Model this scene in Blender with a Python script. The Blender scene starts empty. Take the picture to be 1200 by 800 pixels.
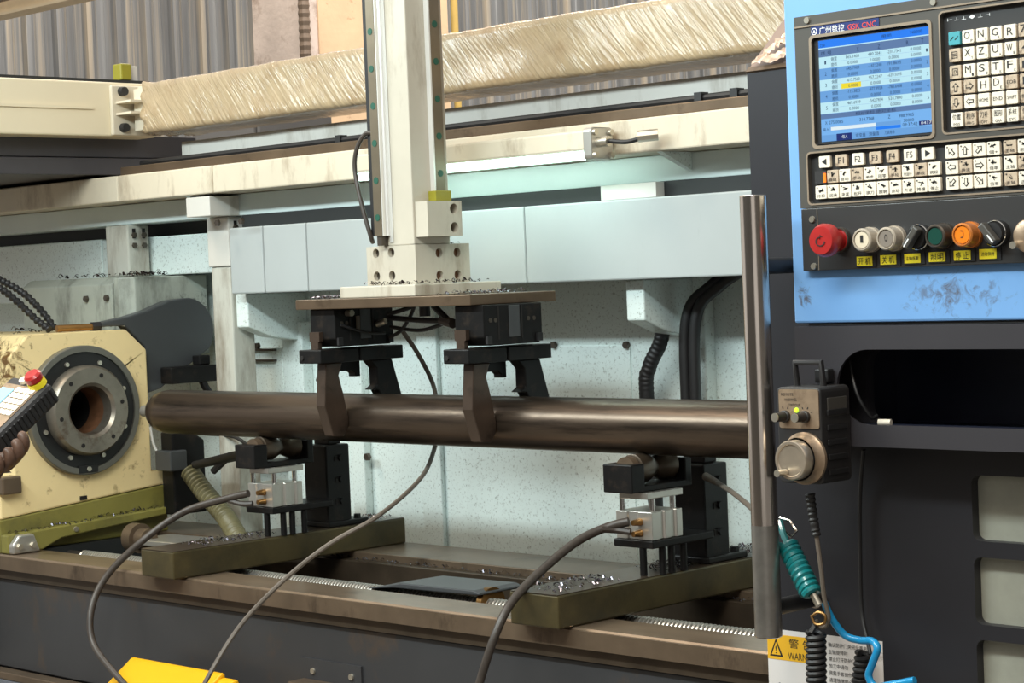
import bpy, bmesh, math, random
from mathutils import Vector, Matrix
random.seed(7)
PI = math.pi
sc = bpy.context.scene
COL = sc.collection

# ---------------------------------------------------------------- camera, world, lights, exposure
cam_d = bpy.data.cameras.new('camera')
cam = bpy.data.objects.new('camera', cam_d)
COL.objects.link(cam)
cam_d.sensor_width = 36; cam_d.lens = 72; cam_d.clip_start = 0.05; cam_d.clip_end = 200
cam.matrix_world = Matrix(((0.70709451, 0.00589245, 0.70709451, 0),
                           (0.70600145, 0.05031579, -0.70642075, 0),
                           (-0.03974057, 0.99871598, 0.03141794, 1.40),
                           (0, 0, 0, 1)))
sc.camera = cam
w = bpy.data.worlds.new('world'); sc.world = w; w.use_nodes = True
bg = w.node_tree.nodes['Background']
bg.inputs[0].default_value = (1.0, 0.965, 0.92, 1); bg.inputs[1].default_value = 0.62

def area(name, loc, size, size_y, energy, color, target):
    l = bpy.data.lights.new(name, 'AREA'); l.shape = 'RECTANGLE'
    l.size = size; l.size_y = size_y; l.energy = energy; l.color = color
    o = bpy.data.objects.new(name, l); COL.objects.link(o)
    o.location = loc
    o.rotation_euler = (Vector(target) - Vector(loc)).to_track_quat('-Z', 'X').to_euler()
    return o
# a row of cool workshop tubes over the front of the machine, and warm high-bay lamps
area('workshop_tube_row', (-2.9, 0.9, 2.46), 0.14, 3.6, 70, (0.84, 0.985, 1.0), (-2.9, 2.9, 1.05))
area('high_bay_lamp', (-4.6, 0.2, 5.2), 1.0, 1.0, 80, (1.0, 0.86, 0.68), (-3.5, 2.4, 1.2))
area('high_bay_lamp', (-0.2, -0.8, 4.6), 1.2, 1.2, 70, (1.0, 0.86, 0.68), (-2.2, 2.2, 1.2))
area('skylight', (-6.5, 6.5, 7.5), 4.0, 4.0, 900, (1.0, 0.93, 0.84), (-8.5, 8.0, 2.0))
vs = sc.view_settings
vs.view_transform = 'Standard'; vs.look = 'None'; vs.exposure = 0.0; vs.gamma = 1.0
vs.use_curve_mapping = False

# ---------------------------------------------------------------- helpers
def lin(c):
    return tuple(((v/255)/12.92 if v/255 <= 0.04045 else ((v/255+0.055)/1.055)**2.4) for v in c) + (1,)

def mat(name, rgb, rough=0.5, metal=0.0, vary=0.12, vscale=6.0, stretch=(1, 1, 1), dirt=None, dscale=5.0, dlo=0.55, dhi=0.7,
        bump=0.0, bscale=60.0, spec=0.5, coat=0.0, alpha=None, emit=None, estr=0.0, trans=0.0, dstretch=None):
    m = bpy.data.materials.new(name); m.use_nodes = True
    nt = m.node_tree; N = nt.nodes; L = nt.links
    p = N['Principled BSDF']
    p.inputs['Roughness'].default_value = rough; p.inputs['Metallic'].default_value = metal
    p.inputs['Specular IOR Level'].default_value = spec
    p.inputs['Coat Weight'].default_value = coat
    if trans: p.inputs['Transmission Weight'].default_value = trans
    c = lin(rgb)
    p.inputs['Base Color'].default_value = c
    if emit is not None:
        p.inputs['Emission Color'].default_value = lin(emit); p.inputs['Emission Strength'].default_value = estr
    tc = N.new('ShaderNodeTexCoord')
    if vary > 0 or dirt:
        mp = N.new('ShaderNodeMapping'); mp.inputs['Scale'].default_value = stretch
        L.new(tc.outputs['Object'], mp.inputs[0])
        nz = N.new('ShaderNodeTexNoise'); nz.inputs['Scale'].default_value = vscale; nz.inputs['Detail'].default_value = 6; nz.inputs['Roughness'].default_value = 0.6
        L.new(mp.outputs[0], nz.inputs['Vector'])
        rp = N.new('ShaderNodeValToRGB')
        rp.color_ramp.elements[0].position = 0.3; rp.color_ramp.elements[1].position = 0.7
        rp.color_ramp.elements[0].color = tuple(max(0, v*(1-vary)) for v in c[:3]) + (1,)
        rp.color_ramp.elements[1].color = tuple(min(1, v*(1+vary)) for v in c[:3]) + (1,)
        L.new(nz.outputs['Fac'], rp.inputs[0])
        out = rp.outputs[0]
        if dirt:
            mp2 = N.new('ShaderNodeMapping'); mp2.inputs['Scale'].default_value = dstretch or (1, 1, 1); mp2.inputs['Location'].default_value = (3.1, 1.7, 0.4)
            L.new(tc.outputs['Object'], mp2.inputs[0])
            n2 = N.new('ShaderNodeTexNoise'); n2.inputs['Scale'].default_value = dscale; n2.inputs['Detail'].default_value = 9; n2.inputs['Roughness'].default_value = 0.7
            L.new(mp2.outputs[0], n2.inputs['Vector'])
            r2 = N.new('ShaderNodeValToRGB'); r2.color_ramp.elements[0].position = dlo; r2.color_ramp.elements[1].position = dhi
            L.new(n2.outputs['Fac'], r2.inputs[0])
            mx = N.new('ShaderNodeMix'); mx.data_type = 'RGBA'
            L.new(r2.outputs[0], mx.inputs[0]); L.new(out, mx.inputs[6]); mx.inputs[7].default_value = lin(dirt)
            out = mx.outputs[2]
        L.new(out, p.inputs['Base Color'])
    if bump > 0:
        nb = N.new('ShaderNodeTexNoise'); nb.inputs['Scale'].default_value = bscale; nb.inputs['Detail'].default_value = 4
        mpb = N.new('ShaderNodeMapping'); mpb.inputs['Scale'].default_value = stretch
        L.new(tc.outputs['Object'], mpb.inputs[0]); L.new(mpb.outputs[0], nb.inputs['Vector'])
        b = N.new('ShaderNodeBump'); b.inputs['Strength'].default_value = bump; b.inputs['Distance'].default_value = 0.002
        L.new(nb.outputs['Fac'], b.inputs['Height']); L.new(b.outputs[0], p.inputs['Normal'])
    return m

def B(): return bmesh.new()
def box(bm, x0, x1, y0, y1, z0, z1):
    v = [bm.verts.new((x, y, z)) for x in (x0, x1) for y in (y0, y1) for z in (z0, z1)]
    for f in ((0, 1, 3, 2), (4, 6, 7, 5), (0, 4, 5, 1), (2, 3, 7, 6), (0, 2, 6, 4), (1, 5, 7, 3)):
        bm.faces.new([v[i] for i in f])
    return bm
def frame_of(d):
    d = Vector(d).normalized()
    a = Vector((0, 0, 1)) if abs(d.z) < 0.9 else Vector((1, 0, 0))
    u = d.cross(a).normalized(); return u, d.cross(u).normalized()
def cyl(bm, p, q, r, n=16, r2=None, caps=True):
    p, q = Vector(p), Vector(q); u, v = frame_of(q-p); r2 = r if r2 is None else r2
    A = [bm.verts.new(p + u*math.cos(2*PI*i/n)*r + v*math.sin(2*PI*i/n)*r) for i in range(n)]
    Bq = [bm.verts.new(q + u*math.cos(2*PI*i/n)*r2 + v*math.sin(2*PI*i/n)*r2) for i in range(n)]
    for i in range(n): bm.faces.new((A[i], A[(i+1) % n], Bq[(i+1) % n], Bq[i]))
    if caps: bm.faces.new(A[::-1]); bm.faces.new(Bq)
    return bm
def prism(bm, pts, axis, a, b):
    def P3(p, t):
        return {'X': (t, p[0], p[1]), 'Y': (p[0], t, p[1]), 'Z': (p[0], p[1], t)}[axis]
    A = [bm.verts.new(P3(p, a)) for p in pts]; C = [bm.verts.new(P3(p, b)) for p in pts]; n = len(pts)
    for i in range(n): bm.faces.new((A[i], A[(i+1) % n], C[(i+1) % n], C[i]))
    bm.faces.new(A[::-1]); bm.faces.new(C)
    return bm
def lathe(bm, prof, org, axis, n=32):
    """prof: list of (distance along axis, radius); radius 0 closes the end"""
    org = Vector(org); d = Vector(axis).normalized(); u, v = frame_of(d); rings = []
    for t, r in prof:
        if r < 1e-6: rings.append([bm.verts.new(org + d*t)])
        else: rings.append([bm.verts.new(org + d*t + u*math.cos(2*PI*i/n)*r + v*math.sin(2*PI*i/n)*r) for i in range(n)])
    for a, b in zip(rings, rings[1:]):
        for i in range(n):
            j = (i+1) % n
            if len(a) == 1 and len(b) > 1: bm.faces.new((a[0], b[j], b[i]))
            elif len(b) == 1 and len(a) > 1: bm.faces.new((a[i], a[j], b[0]))
            elif len(a) > 1: bm.faces.new((a[i], a[j], b[j], b[i]))
    return bm
def smooth_path(pts, k=8):
    P = [Vector(p) for p in pts]; P = [P[0]*2-P[1]] + P + [P[-1]*2-P[-2]]; out = []
    for i in range(1, len(P)-2):
        for j in range(k):
            t = j/k; a, b, c, d = P[i-1], P[i], P[i+1], P[i+2]
            out.append(0.5*((2*b) + (c-a)*t + (2*a-5*b+4*c-d)*t*t + (3*b-a-3*c+d)*t**3))
    out.append(P[-2]); return out
def tube(bm, pts, r, n=8, k=8, smooth=True, rad=None):
    P = smooth_path(pts, k) if smooth else [Vector(p) for p in pts]
    u = None; rings = []; dist = 0
    for i, p in enumerate(P):
        d = (P[min(i+1, len(P)-1)] - P[max(i-1, 0)]).normalized()
        if u is None: u, v = frame_of(d)
        else: u = (u - d*u.dot(d)).normalized(); v = d.cross(u)
        if i: dist += (P[i]-P[i-1]).length
        rr = rad(dist) if rad else (r[0] + (r[1]-r[0])*i/(len(P)-1) if isinstance(r, tuple) else r)
        rings.append([bm.verts.new(p + u*math.cos(2*PI*j/n)*rr + v*math.sin(2*PI*j/n)*rr) for j in range(n)])
    for a, b in zip(rings, rings[1:]):
        for i in range(n): bm.faces.new((a[i], a[(i+1) % n], b[(i+1) % n], b[i]))
    bm.faces.new(rings[0][::-1]); bm.faces.new(rings[-1])
    return bm
def helix(p, q, r, turns, per=14):
    p, q = Vector(p), Vector(q); u, v = frame_of(q-p); n = int(turns*per)
    return [p + (q-p)*(i/n) + u*math.cos(2*PI*i/per)*r + v*math.sin(2*PI*i/per)*r for i in range(n+1)]
def resample(pts, step, k=12):
    P = smooth_path(pts, k); out = [P[0]]; acc = 0
    for a, b in zip(P, P[1:]):
        L = (b-a).length; t = step-acc
        while t <= L: out.append(a + (b-a)*(t/L)); t += step
        acc = (acc+L) % step
    return out
def rrect(x0, x1, z0, z1, r, n=5):
    out = []
    for cx, cz, a in ((x1-r, z1-r, 0), (x0+r, z1-r, 90), (x0+r, z0+r, 180), (x1-r, z0+r, 270)):
        for i in range(n+1):
            t = math.radians(a+90*i/n); out.append((cx+r*math.cos(t), cz+r*math.sin(t)))
    return out
def circ(x, z, r, n=20): return [(x+r*math.cos(2*PI*i/n), z+r*math.sin(2*PI*i/n)) for i in range(n)]
def plate(bm, outer, holes, axis, a, b):
    """flat plate with holes: polygon fill of the outline and its holes, then walls"""
    cu = bpy.data.curves.new('outline', 'CURVE'); cu.dimensions = '2D'; cu.fill_mode = 'BOTH'; cu.extrude = 0.5
    for loop in [outer]+list(holes):
        s = cu.splines.new('POLY'); s.points.add(len(loop)-1); s.use_cyclic_u = True
        for pt, c in zip(s.points, loop): pt.co = (c[0], c[1], 0, 1)
    o = bpy.data.objects.new('outline', cu)
    me = o.to_mesh()
    t = bmesh.new(); t.from_mesh(me); o.to_mesh_clear(); bpy.data.objects.remove(o); bpy.data.curves.remove(cu)
    bmesh.ops.remove_doubles(t, verts=t.verts, dist=1e-6)
    mp = {}
    for v in t.verts:
        d = a if v.co.z < 0 else b; x, y = v.co.x, v.co.y
        mp[v] = bm.verts.new({'X': (d, x, y), 'Y': (x, d, y), 'Z': (x, y, d)}[axis])
    for f in t.faces: bm.faces.new([mp[v] for v in f.verts])
    t.free(); return bm

def O(name, bm, m, parent=None, smooth=False, bevel=0.0, label=None):
    bmesh.ops.recalc_face_normals(bm, faces=bm.faces)
    xs = [v.co for v in bm.verts]
    c = Vector(((min(v.x for v in xs)+max(v.x for v in xs))/2, (min(v.y for v in xs)+max(v.y for v in xs))/2, min(v.z for v in xs)))
    for v in bm.verts: v.co -= c
    if smooth:
        for f in bm.faces: f.smooth = True
        for e in bm.edges:
            if len(e.link_faces) == 2 and e.calc_face_angle(0) > 0.7: e.smooth = False
    me = bpy.data.meshes.new(name); bm.to_mesh(me); bm.free()
    o = bpy.data.objects.new(name, me); COL.objects.link(o); o.location = c
    me.materials.append(m)
    if parent:
        o.parent = parent
        q = parent; off = Vector((0, 0, 0))
        while q: off += q.location + (q.matrix_parent_inverse.translation if q.parent else Vector()); q = q.parent
        o.matrix_parent_inverse = Matrix.Translation(-off)
    if bevel:
        bv = o.modifiers.new('edge_rounding', 'BEVEL'); bv.width = bevel; bv.segments = 2; bv.limit_method = 'ANGLE'; bv.angle_limit = 0.6
    if label: o['label'] = label
    return o
def tag(o, label, cat, group=None, kind=None):
    o['label'] = label; o['category'] = cat
    if group: o['group'] = group
    if kind: o['kind'] = kind
    return o
def thing(name, loc, label, cat, group=None):
    o = bpy.data.objects.new(name, None); COL.objects.link(o); o.location = loc; o.empty_display_size = 0.05
    return tag(o, label, cat, group)
def struct(o, label=None):
    o['kind'] = 'structure'
    if label: o['label'] = label
    return o
def copy_tree(o, parent=None):
    c = o.copy(); COL.objects.link(c)
    if parent:
        inv = o.matrix_parent_inverse.copy(); c.parent = parent; c.matrix_parent_inverse = inv
    for ch in list(o.children): copy_tree(ch, c)
    return c
def shift(root, d, label):
    r = copy_tree(root); r.location = root.location + Vector(d); r['label'] = label
    return r
def text(name, s, m, parent, x, y, z, w, h, depth=0.0004, squeeze=True, shear=0):
    """flat lettering facing -Y, centred on (x, z) and fitted into w by h"""
    cu = bpy.data.curves.new('lettering', 'FONT'); cu.body = s; cu.resolution_u = 2; cu.shear = shear
    o = bpy.data.objects.new('lettering', cu); me = o.to_mesh()
    bm = bmesh.new(); bm.from_mesh(me); o.to_mesh_clear(); bpy.data.objects.remove(o); bpy.data.curves.remove(cu)
    if not bm.verts: bm.free(); return None
    xs = [v.co.x for v in bm.verts]; ys = [v.co.y for v in bm.verts]
    cx, cy = (min(xs)+max(xs))/2, (min(ys)+max(ys))/2; sw, sh = max(max(xs)-min(xs), 1e-6), max(max(ys)-min(ys), 1e-6)
    k1, k2 = w/sw, h/sh
    if not squeeze: k1 = k2 = min(k1, k2)
    for v in bm.verts: v.co = Vector((x+(v.co.x-cx)*k1, y, z+(v.co.y-cy)*k2))
    return O(name, bm, m, parent)
def polys(name, loops, m, parent, y):
    bm = B()
    for lp in loops:
        bm.faces.new([bm.verts.new((a, y, b)) for a, b in lp])
    return O(name, bm, m, parent)
def bolt(name, p, d, r, h, m, parent, hexa=True):
    p = Vector(p); d = Vector(d).normalized(); bm = B()
    cyl(bm, p, p+d*h, r, 6 if hexa else 12, r*0.9)
    return O(name, bm, m, parent)
def swarf(name, spots, size, m, label, n=90):
    """curls of metal chips scattered over a top surface given as (x0,x1,y0,y1,z)"""
    bm = B()
    for (x0, x1, y0, y1, z) in spots:
        for i in range(n):
            c = Vector((random.uniform(x0, x1), random.uniform(y0, y1), z + random.uniform(0.0, size*0.5)))
            a = random.uniform(0, 2*PI); e = random.uniform(0.2, 1.2); L = size*random.uniform(0.4, 1.3)
            d = Vector((math.cos(a), math.sin(a), 0)); up = Vector((0, 0, 1)); wd = d.cross(up)*L*0.22
            prev = None
            for s in range(4):
                t = s/3; p = c + d*(t-0.5)*L + up*(math.sin(t*PI)*e*L*0.5) + wd*math.sin(t*5+a)*0.8
                q = (bm.verts.new(p-wd*0.6), bm.verts.new(p+wd*0.6+up*L*0.1))
                if prev: bm.faces.new((prev[0], prev[1], q[1], q[0]))
                prev = q
    return tag(O(name, bm, m), label, 'metal chips', kind='stuff')

# ---------------------------------------------------------------- materials
M = dict(
 beam_grey_shaded=mat('shaded_blue_grey_beam_paint', (172, 178, 178), 0.4, vary=0.05, vscale=3, dirt=(110, 108, 100), dscale=9, dlo=0.62, dhi=0.8, dstretch=(1, 1, 0.15)),  # greyer than the casing: shade on the beam is put into its colour
 aqua_plain=mat('plain_aqua_paint', (206, 218, 216), 0.38, vary=0.06, vscale=4),
 aqua=mat('aqua_white_paint', (226, 238, 235), 0.35, vary=0.05, vscale=3, dirt=(150, 158, 152), dscale=190, dlo=0.55, dhi=0.68, spec=0.4),
 grey_paint=mat('light_grey_paint', (208, 205, 198), 0.4, vary=0.06, vscale=3, dirt=(130, 118, 100), dscale=7, dlo=0.52, dhi=0.75, dstretch=(1, 1, 0.25)),
 cream=mat('cream_paint', (212, 201, 180), 0.42, vary=0.07, vscale=5, dirt=(136, 112, 84), dscale=10, dlo=0.52, dhi=0.76, dstretch=(1, 1, 0.35)),
 beam_cream=mat('beam_cream_paint', (230, 216, 186), 0.4, vary=0.04, vscale=4),
 post=mat('stained_post_paint', (196, 196, 186), 0.42, vary=0.08, vscale=5, dirt=(110, 92, 72), dscale=9, dlo=0.46, dhi=0.7, dstretch=(1, 1, 0.25)),
 motor=mat('grimy_grey_green_paint', (172, 178, 168), 0.4, vary=0.08, vscale=6, dirt=(60, 55, 48), dscale=8, dlo=0.48, dhi=0.72, dstretch=(1, 1, 0.35)),
 black=mat('black_painted_sheet', (70, 68, 72), 0.45, vary=0.15, vscale=4),
 door=mat('charcoal_door_paint', (40, 39, 43), 0.42, vary=0.12, vscale=4, dirt=(90, 86, 82), dscale=8, dlo=0.68, dhi=0.85),
 lower=mat('charcoal_panel_paint', (58, 56, 60), 0.42, vary=0.08, vscale=5),
 bedcover=mat('dark_grey_bed_paint', (60, 60, 62), 0.35, vary=0.15, vscale=2.5, dirt=(104, 76, 44), dscale=2.4, dlo=0.54, dhi=0.72, dstretch=(1, 1, 0.6)),  # brown patches mix dirt with a painted-in yellow reflection
 darkgap=mat('dark_paint_and_gap_shade', (34, 36, 36), 0.6, vary=0.1),  # near-black: painted shade of open gaps, also used on plain dark parts
 gun=mat('gunmetal_guard_paint', (68, 70, 72), 0.4, vary=0.06, vscale=4),
 blackened=mat('blackened_steel', (23, 22, 22), 0.42, 0.1, vary=0.25, vscale=14, dirt=(58, 48, 40), dscale=16, dlo=0.56, dhi=0.75, spec=0.25),
 jaw=mat('dark_brown_jaw_steel', (80, 66, 56), 0.36, 0.4, vary=0.2, vscale=12, dirt=(46, 38, 32), dscale=14, dlo=0.5, dhi=0.7),
 brown_steel=mat('oiled_brown_steel', (112, 94, 76), 0.34, 0.55, vary=0.18, vscale=10, dirt=(62, 48, 36), dscale=10, dlo=0.55, dhi=0.75),
 rod=mat('dark_pipe_steel', (98, 84, 72), 0.3, 0.8, vary=0.3, vscale=5, stretch=(0.5, 6, 6), dirt=(46, 40, 36), dscale=6, dlo=0.5, dhi=0.68, dstretch=(0.35, 5, 5)),
 rail=mat('worn_bed_rail_steel', (146, 126, 106), 0.3, 0.6, vary=0.2, vscale=8, stretch=(0.6, 3, 3), dirt=(90, 70, 52), dscale=5, dlo=0.52, dhi=0.72),
 rail_side=mat('oily_rail_side_steel', (112, 95, 78), 0.38, 0.45, vary=0.2, vscale=10, dirt=(50, 38, 30), dscale=9, dlo=0.55, dhi=0.72, dstretch=(1, 1, 0.4)),
 olive=mat('oily_olive_steel', (86, 76, 50), 0.33, 0.35, vary=0.25, vscale=9, dirt=(58, 54, 40), dscale=7, dlo=0.45, dhi=0.7),
 beamtop=mat('dark_oiled_steel', (82, 70, 58), 0.3, 0.5, vary=0.25, vscale=12),
 yellow=mat('cream_yellow_casting', (246, 220, 164), 0.45, vary=0.06, vscale=6, dirt=(128, 92, 46), dscale=22, dlo=0.57, dhi=0.72),
 olive_cast=mat('olive_green_casting', (134, 126, 64), 0.4, vary=0.15, vscale=7, dirt=(80, 74, 50), dscale=5, dlo=0.5, dhi=0.75),
 ring=mat('grey_cast_ring', (118, 116, 108), 0.4, 0.5, vary=0.12, vscale=12),
 black_ring=mat('black_anodised_ring', (38, 38, 38), 0.4, 0.2, vary=0.1),
 hub=mat('scratched_spindle_steel', (140, 132, 120), 0.36, 0.7, vary=0.2, vscale=16, dirt=(92, 66, 48), dscale=12, dlo=0.55, dhi=0.7),
 rust=mat('rusty_bore_steel', (120, 84, 60), 0.5, 0.4, vary=0.35, vscale=40),
 bore=mat('dark_bore', (26, 22, 20), 0.7, vary=0.1),
 alu=mat('aluminium', (196, 192, 184), 0.32, 0.75, vary=0.08, vscale=20, stretch=(1, 1, 0.2)),
 ram=mat('ram_grey_cream_paint', (194, 186, 170), 0.4, vary=0.08, vscale=5, dirt=(128, 108, 84), dscale=10, dlo=0.5, dhi=0.74, dstretch=(1, 1, 0.25)),
 alu_bright=mat('bright_ground_steel', (236, 234, 230), 0.35, 0.4, vary=0.05),
 chrome=mat('polished_guide_steel', (210, 208, 204), 0.14, 1.0, vary=0.05),
 pole=mat('brushed_stainless', (222, 212, 202), 0.2, 1.0, vary=0.06, vscale=20, stretch=(8, 8, 0.3)),
 rail_top=mat('guide_rail_top', (128, 116, 98), 0.36, 0.6, vary=0.15, vscale=10),
 green_plug=mat('green_rail_plug', (28, 84, 66), 0.5, vary=0.1),
 bolt=mat('dark_bolt_steel', (92, 84, 76), 0.4, 0.7, vary=0.2),
 zinc=mat('zinc_screw', (206, 198, 182), 0.3, 0.8, vary=0.1),
 chip=mat('shiny_metal_chip', (112, 108, 116), 0.22, 0.95, vary=0.4, vscale=60),
 chip_dark=mat('dark_metal_chip', (70, 62, 62), 0.25, 0.9, vary=0.5, vscale=50),
 rubber=mat('black_rubber', (32, 31, 32), 0.5, vary=0.1),
 hose=mat('dusty_black_hose', (66, 58, 52), 0.45, vary=0.2, vscale=20),
 grey_cable=mat('dusty_grey_cable', (104, 94, 84), 0.45, vary=0.15, vscale=20),
 dust=mat('olive_ribbed_hose', (112, 104, 72), 0.45, vary=0.15, vscale=20),
 brass=mat('brass_fitting', (150, 112, 66), 0.35, 0.8, vary=0.2),
 blue=mat('sky_blue_paint', (120, 168, 222), 0.4, vary=0.05, vscale=4),
 bezel=mat('graphite_bezel', (78, 75, 70), 0.4, vary=0.06, vscale=10),
 bezel_edge=mat('worn_bezel_edge', (150, 134, 116), 0.4, 0.2, vary=0.12, vscale=30),
 inner=mat('dark_keypad_panel', (50, 49, 49), 0.42, vary=0.08),
 key=mat('cream_key', (236, 226, 208), 0.5, vary=0.06, vscale=30),
 key_dirty=mat('greasy_key', (196, 176, 152), 0.5, vary=0.12, vscale=120, dirt=(120, 96, 76), dscale=160, dlo=0.5, dhi=0.7),
 key_teal=mat('teal_key', (70, 160, 172), 0.45, vary=0.1),
 ink=mat('black_ink', (28, 26, 26), 0.6, vary=0),
 white_ink=mat('white_ink', (236, 236, 236), 0.6, vary=0),
 red_ink=mat('red_ink', (226, 70, 52), 0.6, vary=0),
 logo=mat('navy_nameplate', (30, 46, 104), 0.4, vary=0),
 label_yellow=mat('yellow_sticker', (236, 214, 40), 0.5, vary=0.04),
 label_white=mat('grubby_white_sticker', (226, 220, 216), 0.5, vary=0.05, dirt=(120, 110, 104), dscale=26, dlo=0.58, dhi=0.72),
 warn=mat('amber_sticker', (238, 180, 40), 0.5, vary=0.06, dirt=(120, 90, 30), dscale=30, dlo=0.62, dhi=0.75),
 red=mat('red_plastic', (168, 36, 34), 0.35, vary=0.12, vscale=60, coat=0.3),
 amber=mat('amber_lens', (236, 130, 34), 0.25, vary=0.1, vscale=90, coat=0.4),
 green_lens=mat('dark_green_lens', (26, 70, 60), 0.25, vary=0.1, coat=0.4),
 clear=mat('clear_button_cap', (178, 166, 150), 0.18, vary=0.08, vscale=80, coat=0.5),
 led=mat('green_led', (170, 220, 40), 0.4, vary=0, emit=(190, 240, 60), estr=1.0),
 plate=mat('worn_metal_faceplate', (172, 148, 124), 0.36, 0.5, vary=0.2, vscale=40, dirt=(116, 92, 70), dscale=30, dlo=0.5, dhi=0.7),
 wheel=mat('handwheel_metal', (206, 190, 170), 0.3, 0.75, vary=0.12, vscale=40),
 teal=mat('teal_spring_hose', (20, 116, 118), 0.3, vary=0.1, coat=0.4),
 hoseblue=mat('bright_blue_hose', (26, 150, 208), 0.28, vary=0.06, coat=0.4),
 glass=mat('dirty_viewing_glass', (176, 176, 162), 0.22, vary=0.18, vscale=9, dirt=(196, 194, 180), dscale=7, dlo=0.52, dhi=0.75, trans=0.15, coat=0.3),
 concrete=mat('pinkish_concrete', (228, 212, 202), 0.8, vary=0.14, vscale=5, bump=1.0, bscale=30, dirt=(150, 126, 108), dscale=5, dlo=0.55, dhi=0.75),
 plaster=mat('sandy_plaster', (232, 200, 164), 0.85, vary=0.08, vscale=4, bump=0.6, bscale=25, dirt=(190, 150, 116), dscale=12, dlo=0.6, dhi=0.72),
 conduit=mat('brown_conduit', (120, 104, 90), 0.5, vary=0.15),
 sheet=mat('blue_grey_roofing_sheet', (138, 140, 142), 0.45, 0.2, vary=0.3, vscale=3, stretch=(4, 4, 0.12), dirt=(214, 198, 172), dscale=2.2, dlo=0.5, dhi=0.75, dstretch=(6, 6, 0.08)),
 cabinet=mat('grey_cabinet_paint', (116, 112, 110), 0.5, vary=0.06),
 purlin=mat('cream_roof_steel', (214, 196, 164), 0.5, vary=0.08),
 floor=mat('grey_workshop_floor', (120, 116, 108), 0.6, vary=0.15, vscale=2),
 yellow_pipe=mat('yellow_pipe_paint', (226, 192, 110), 0.45, vary=0.08),
 yellow_box=mat('bright_yellow_paint', (250, 184, 14), 0.4, vary=0.05, vscale=9, dirt=(190, 120, 20), dscale=22, dlo=0.66, dhi=0.78),
 lime=mat('yellow_green_plastic', (146, 138, 40), 0.4, vary=0.1),
 film_brown=mat('dusty_brown_sheet', (124, 100, 86), 0.5, vary=0.15, vscale=9),
 skin=mat('grimy_brown_glove', (92, 66, 52), 0.5, vary=0.25, vscale=50, bump=0.4, bscale=160),
 pendant=mat('pendant_black_rubber', (44, 42, 42), 0.5, vary=0.12, vscale=30),
 sky_screen=mat('pale_blue_display', (140, 200, 232), 0.3, vary=0.02, emit=(140, 200, 232), estr=0.5),
)
def screen_mat(name, rgb, e=0.85):
    return mat(name, tuple(v*0.25 for v in rgb), 0.3, vary=0, emit=rgb, estr=e)
S = dict(base=screen_mat('screen_light_blue', (122, 184, 246)), pale=screen_mat('screen_pale_cyan', (196, 240, 252)), top=screen_mat('screen_bright_blue', (24, 128, 252)),
         mid=screen_mat('screen_mid_blue', (108, 166, 228)), grey=screen_mat('screen_slate_blue', (92, 124, 172)), yel=screen_mat('screen_yellow', (248, 226, 40)),
         navy=screen_mat('screen_navy', (20, 40, 116)), txt=screen_mat('screen_dark_text', (28, 56, 96)), wht=screen_mat('screen_white', (232, 246, 252)))
# tubes give off light
M['tube'] = mat('glowing_led_tube', (240, 255, 250), 0.4, vary=0, emit=(206, 255, 240), estr=6.0)
def wrap_mat():
    m = mat('stretch_wrap_film', (176, 155, 124), 0.24, vary=0.12, vscale=14, stretch=(1, 1, 1), coat=0.6, dirt=(156, 130, 98), dscale=16, dlo=0.5, dhi=0.75)
    nt = m.node_tree; N = nt.nodes; L = nt.links
    tc = N.new('ShaderNodeTexCoord'); mp = N.new('ShaderNodeMapping'); mp.vector_type = 'TEXTURE'; mp.inputs['Rotation'].default_value = (0, math.radians(-40), 0); mp.inputs['Scale'].default_value = (1/30, 1/10, 1/2.5)
    L.new(tc.outputs['Object'], mp.inputs[0])
    nz = N.new('ShaderNodeTexNoise'); nz.inputs['Scale'].default_value = 3.2; nz.inputs['Detail'].default_value = 6; nz.inputs['Distortion'].default_value = 0.6
    L.new(mp.outputs[0], nz.inputs['Vector'])
    b = N.new('ShaderNodeBump'); b.inputs['Strength'].default_value = 0.7; b.inputs['Distance'].default_value = 0.006
    L.new(nz.outputs['Fac'], b.inputs['Height']); L.new(b.outputs[0], N['Principled BSDF'].inputs['Normal']); L.new(b.outputs[0], N['Principled BSDF'].inputs['Coat Normal'])
    return m
M['wrap'] = wrap_mat()

def stain(m, rgb, centre, size, scale, lo, hi):
    """dirt of its own shape: noise kept to an oval area given in the object's own coordinates"""
    nt = m.node_tree; N = nt.nodes; L = nt.links; p = N['Principled BSDF']
    src = p.inputs['Base Color'].links[0].from_socket
    tc = N.new('ShaderNodeTexCoord'); mp = N.new('ShaderNodeMapping'); mp.vector_type = 'TEXTURE'
    mp.inputs['Location'].default_value = centre; mp.inputs['Scale'].default_value = size
    L.new(tc.outputs['Object'], mp.inputs[0])
    ln = N.new('ShaderNodeVectorMath'); ln.operation = 'LENGTH'; L.new(mp.outputs[0], ln.inputs[0])
    nz = N.new('ShaderNodeTexNoise'); nz.inputs['Scale'].default_value = scale; nz.inputs['Detail'].default_value = 8; nz.inputs['Roughness'].default_value = 0.7; nz.inputs['Distortion'].default_value = 1.2
    L.new(tc.outputs['Object'], nz.inputs['Vector'])
    ml = N.new('ShaderNodeMath'); ml.operation = 'MULTIPLY_ADD'; L.new(ln.outputs['Value'], ml.inputs[0]); ml.inputs[1].default_value = -0.22; L.new(nz.outputs['Fac'], ml.inputs[2])
    rp = N.new('ShaderNodeValToRGB'); rp.color_ramp.elements[0].position = lo; rp.color_ramp.elements[1].position = hi; L.new(ml.outputs[0], rp.inputs[0])
    mx = N.new('ShaderNodeMix'); mx.data_type = 'RGBA'; L.new(rp.outputs[0], mx.inputs[0]); L.new(src, mx.inputs[6]); mx.inputs[7].default_value = lin(rgb)
    L.new(mx.outputs[2], p.inputs['Base Color'])
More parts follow.
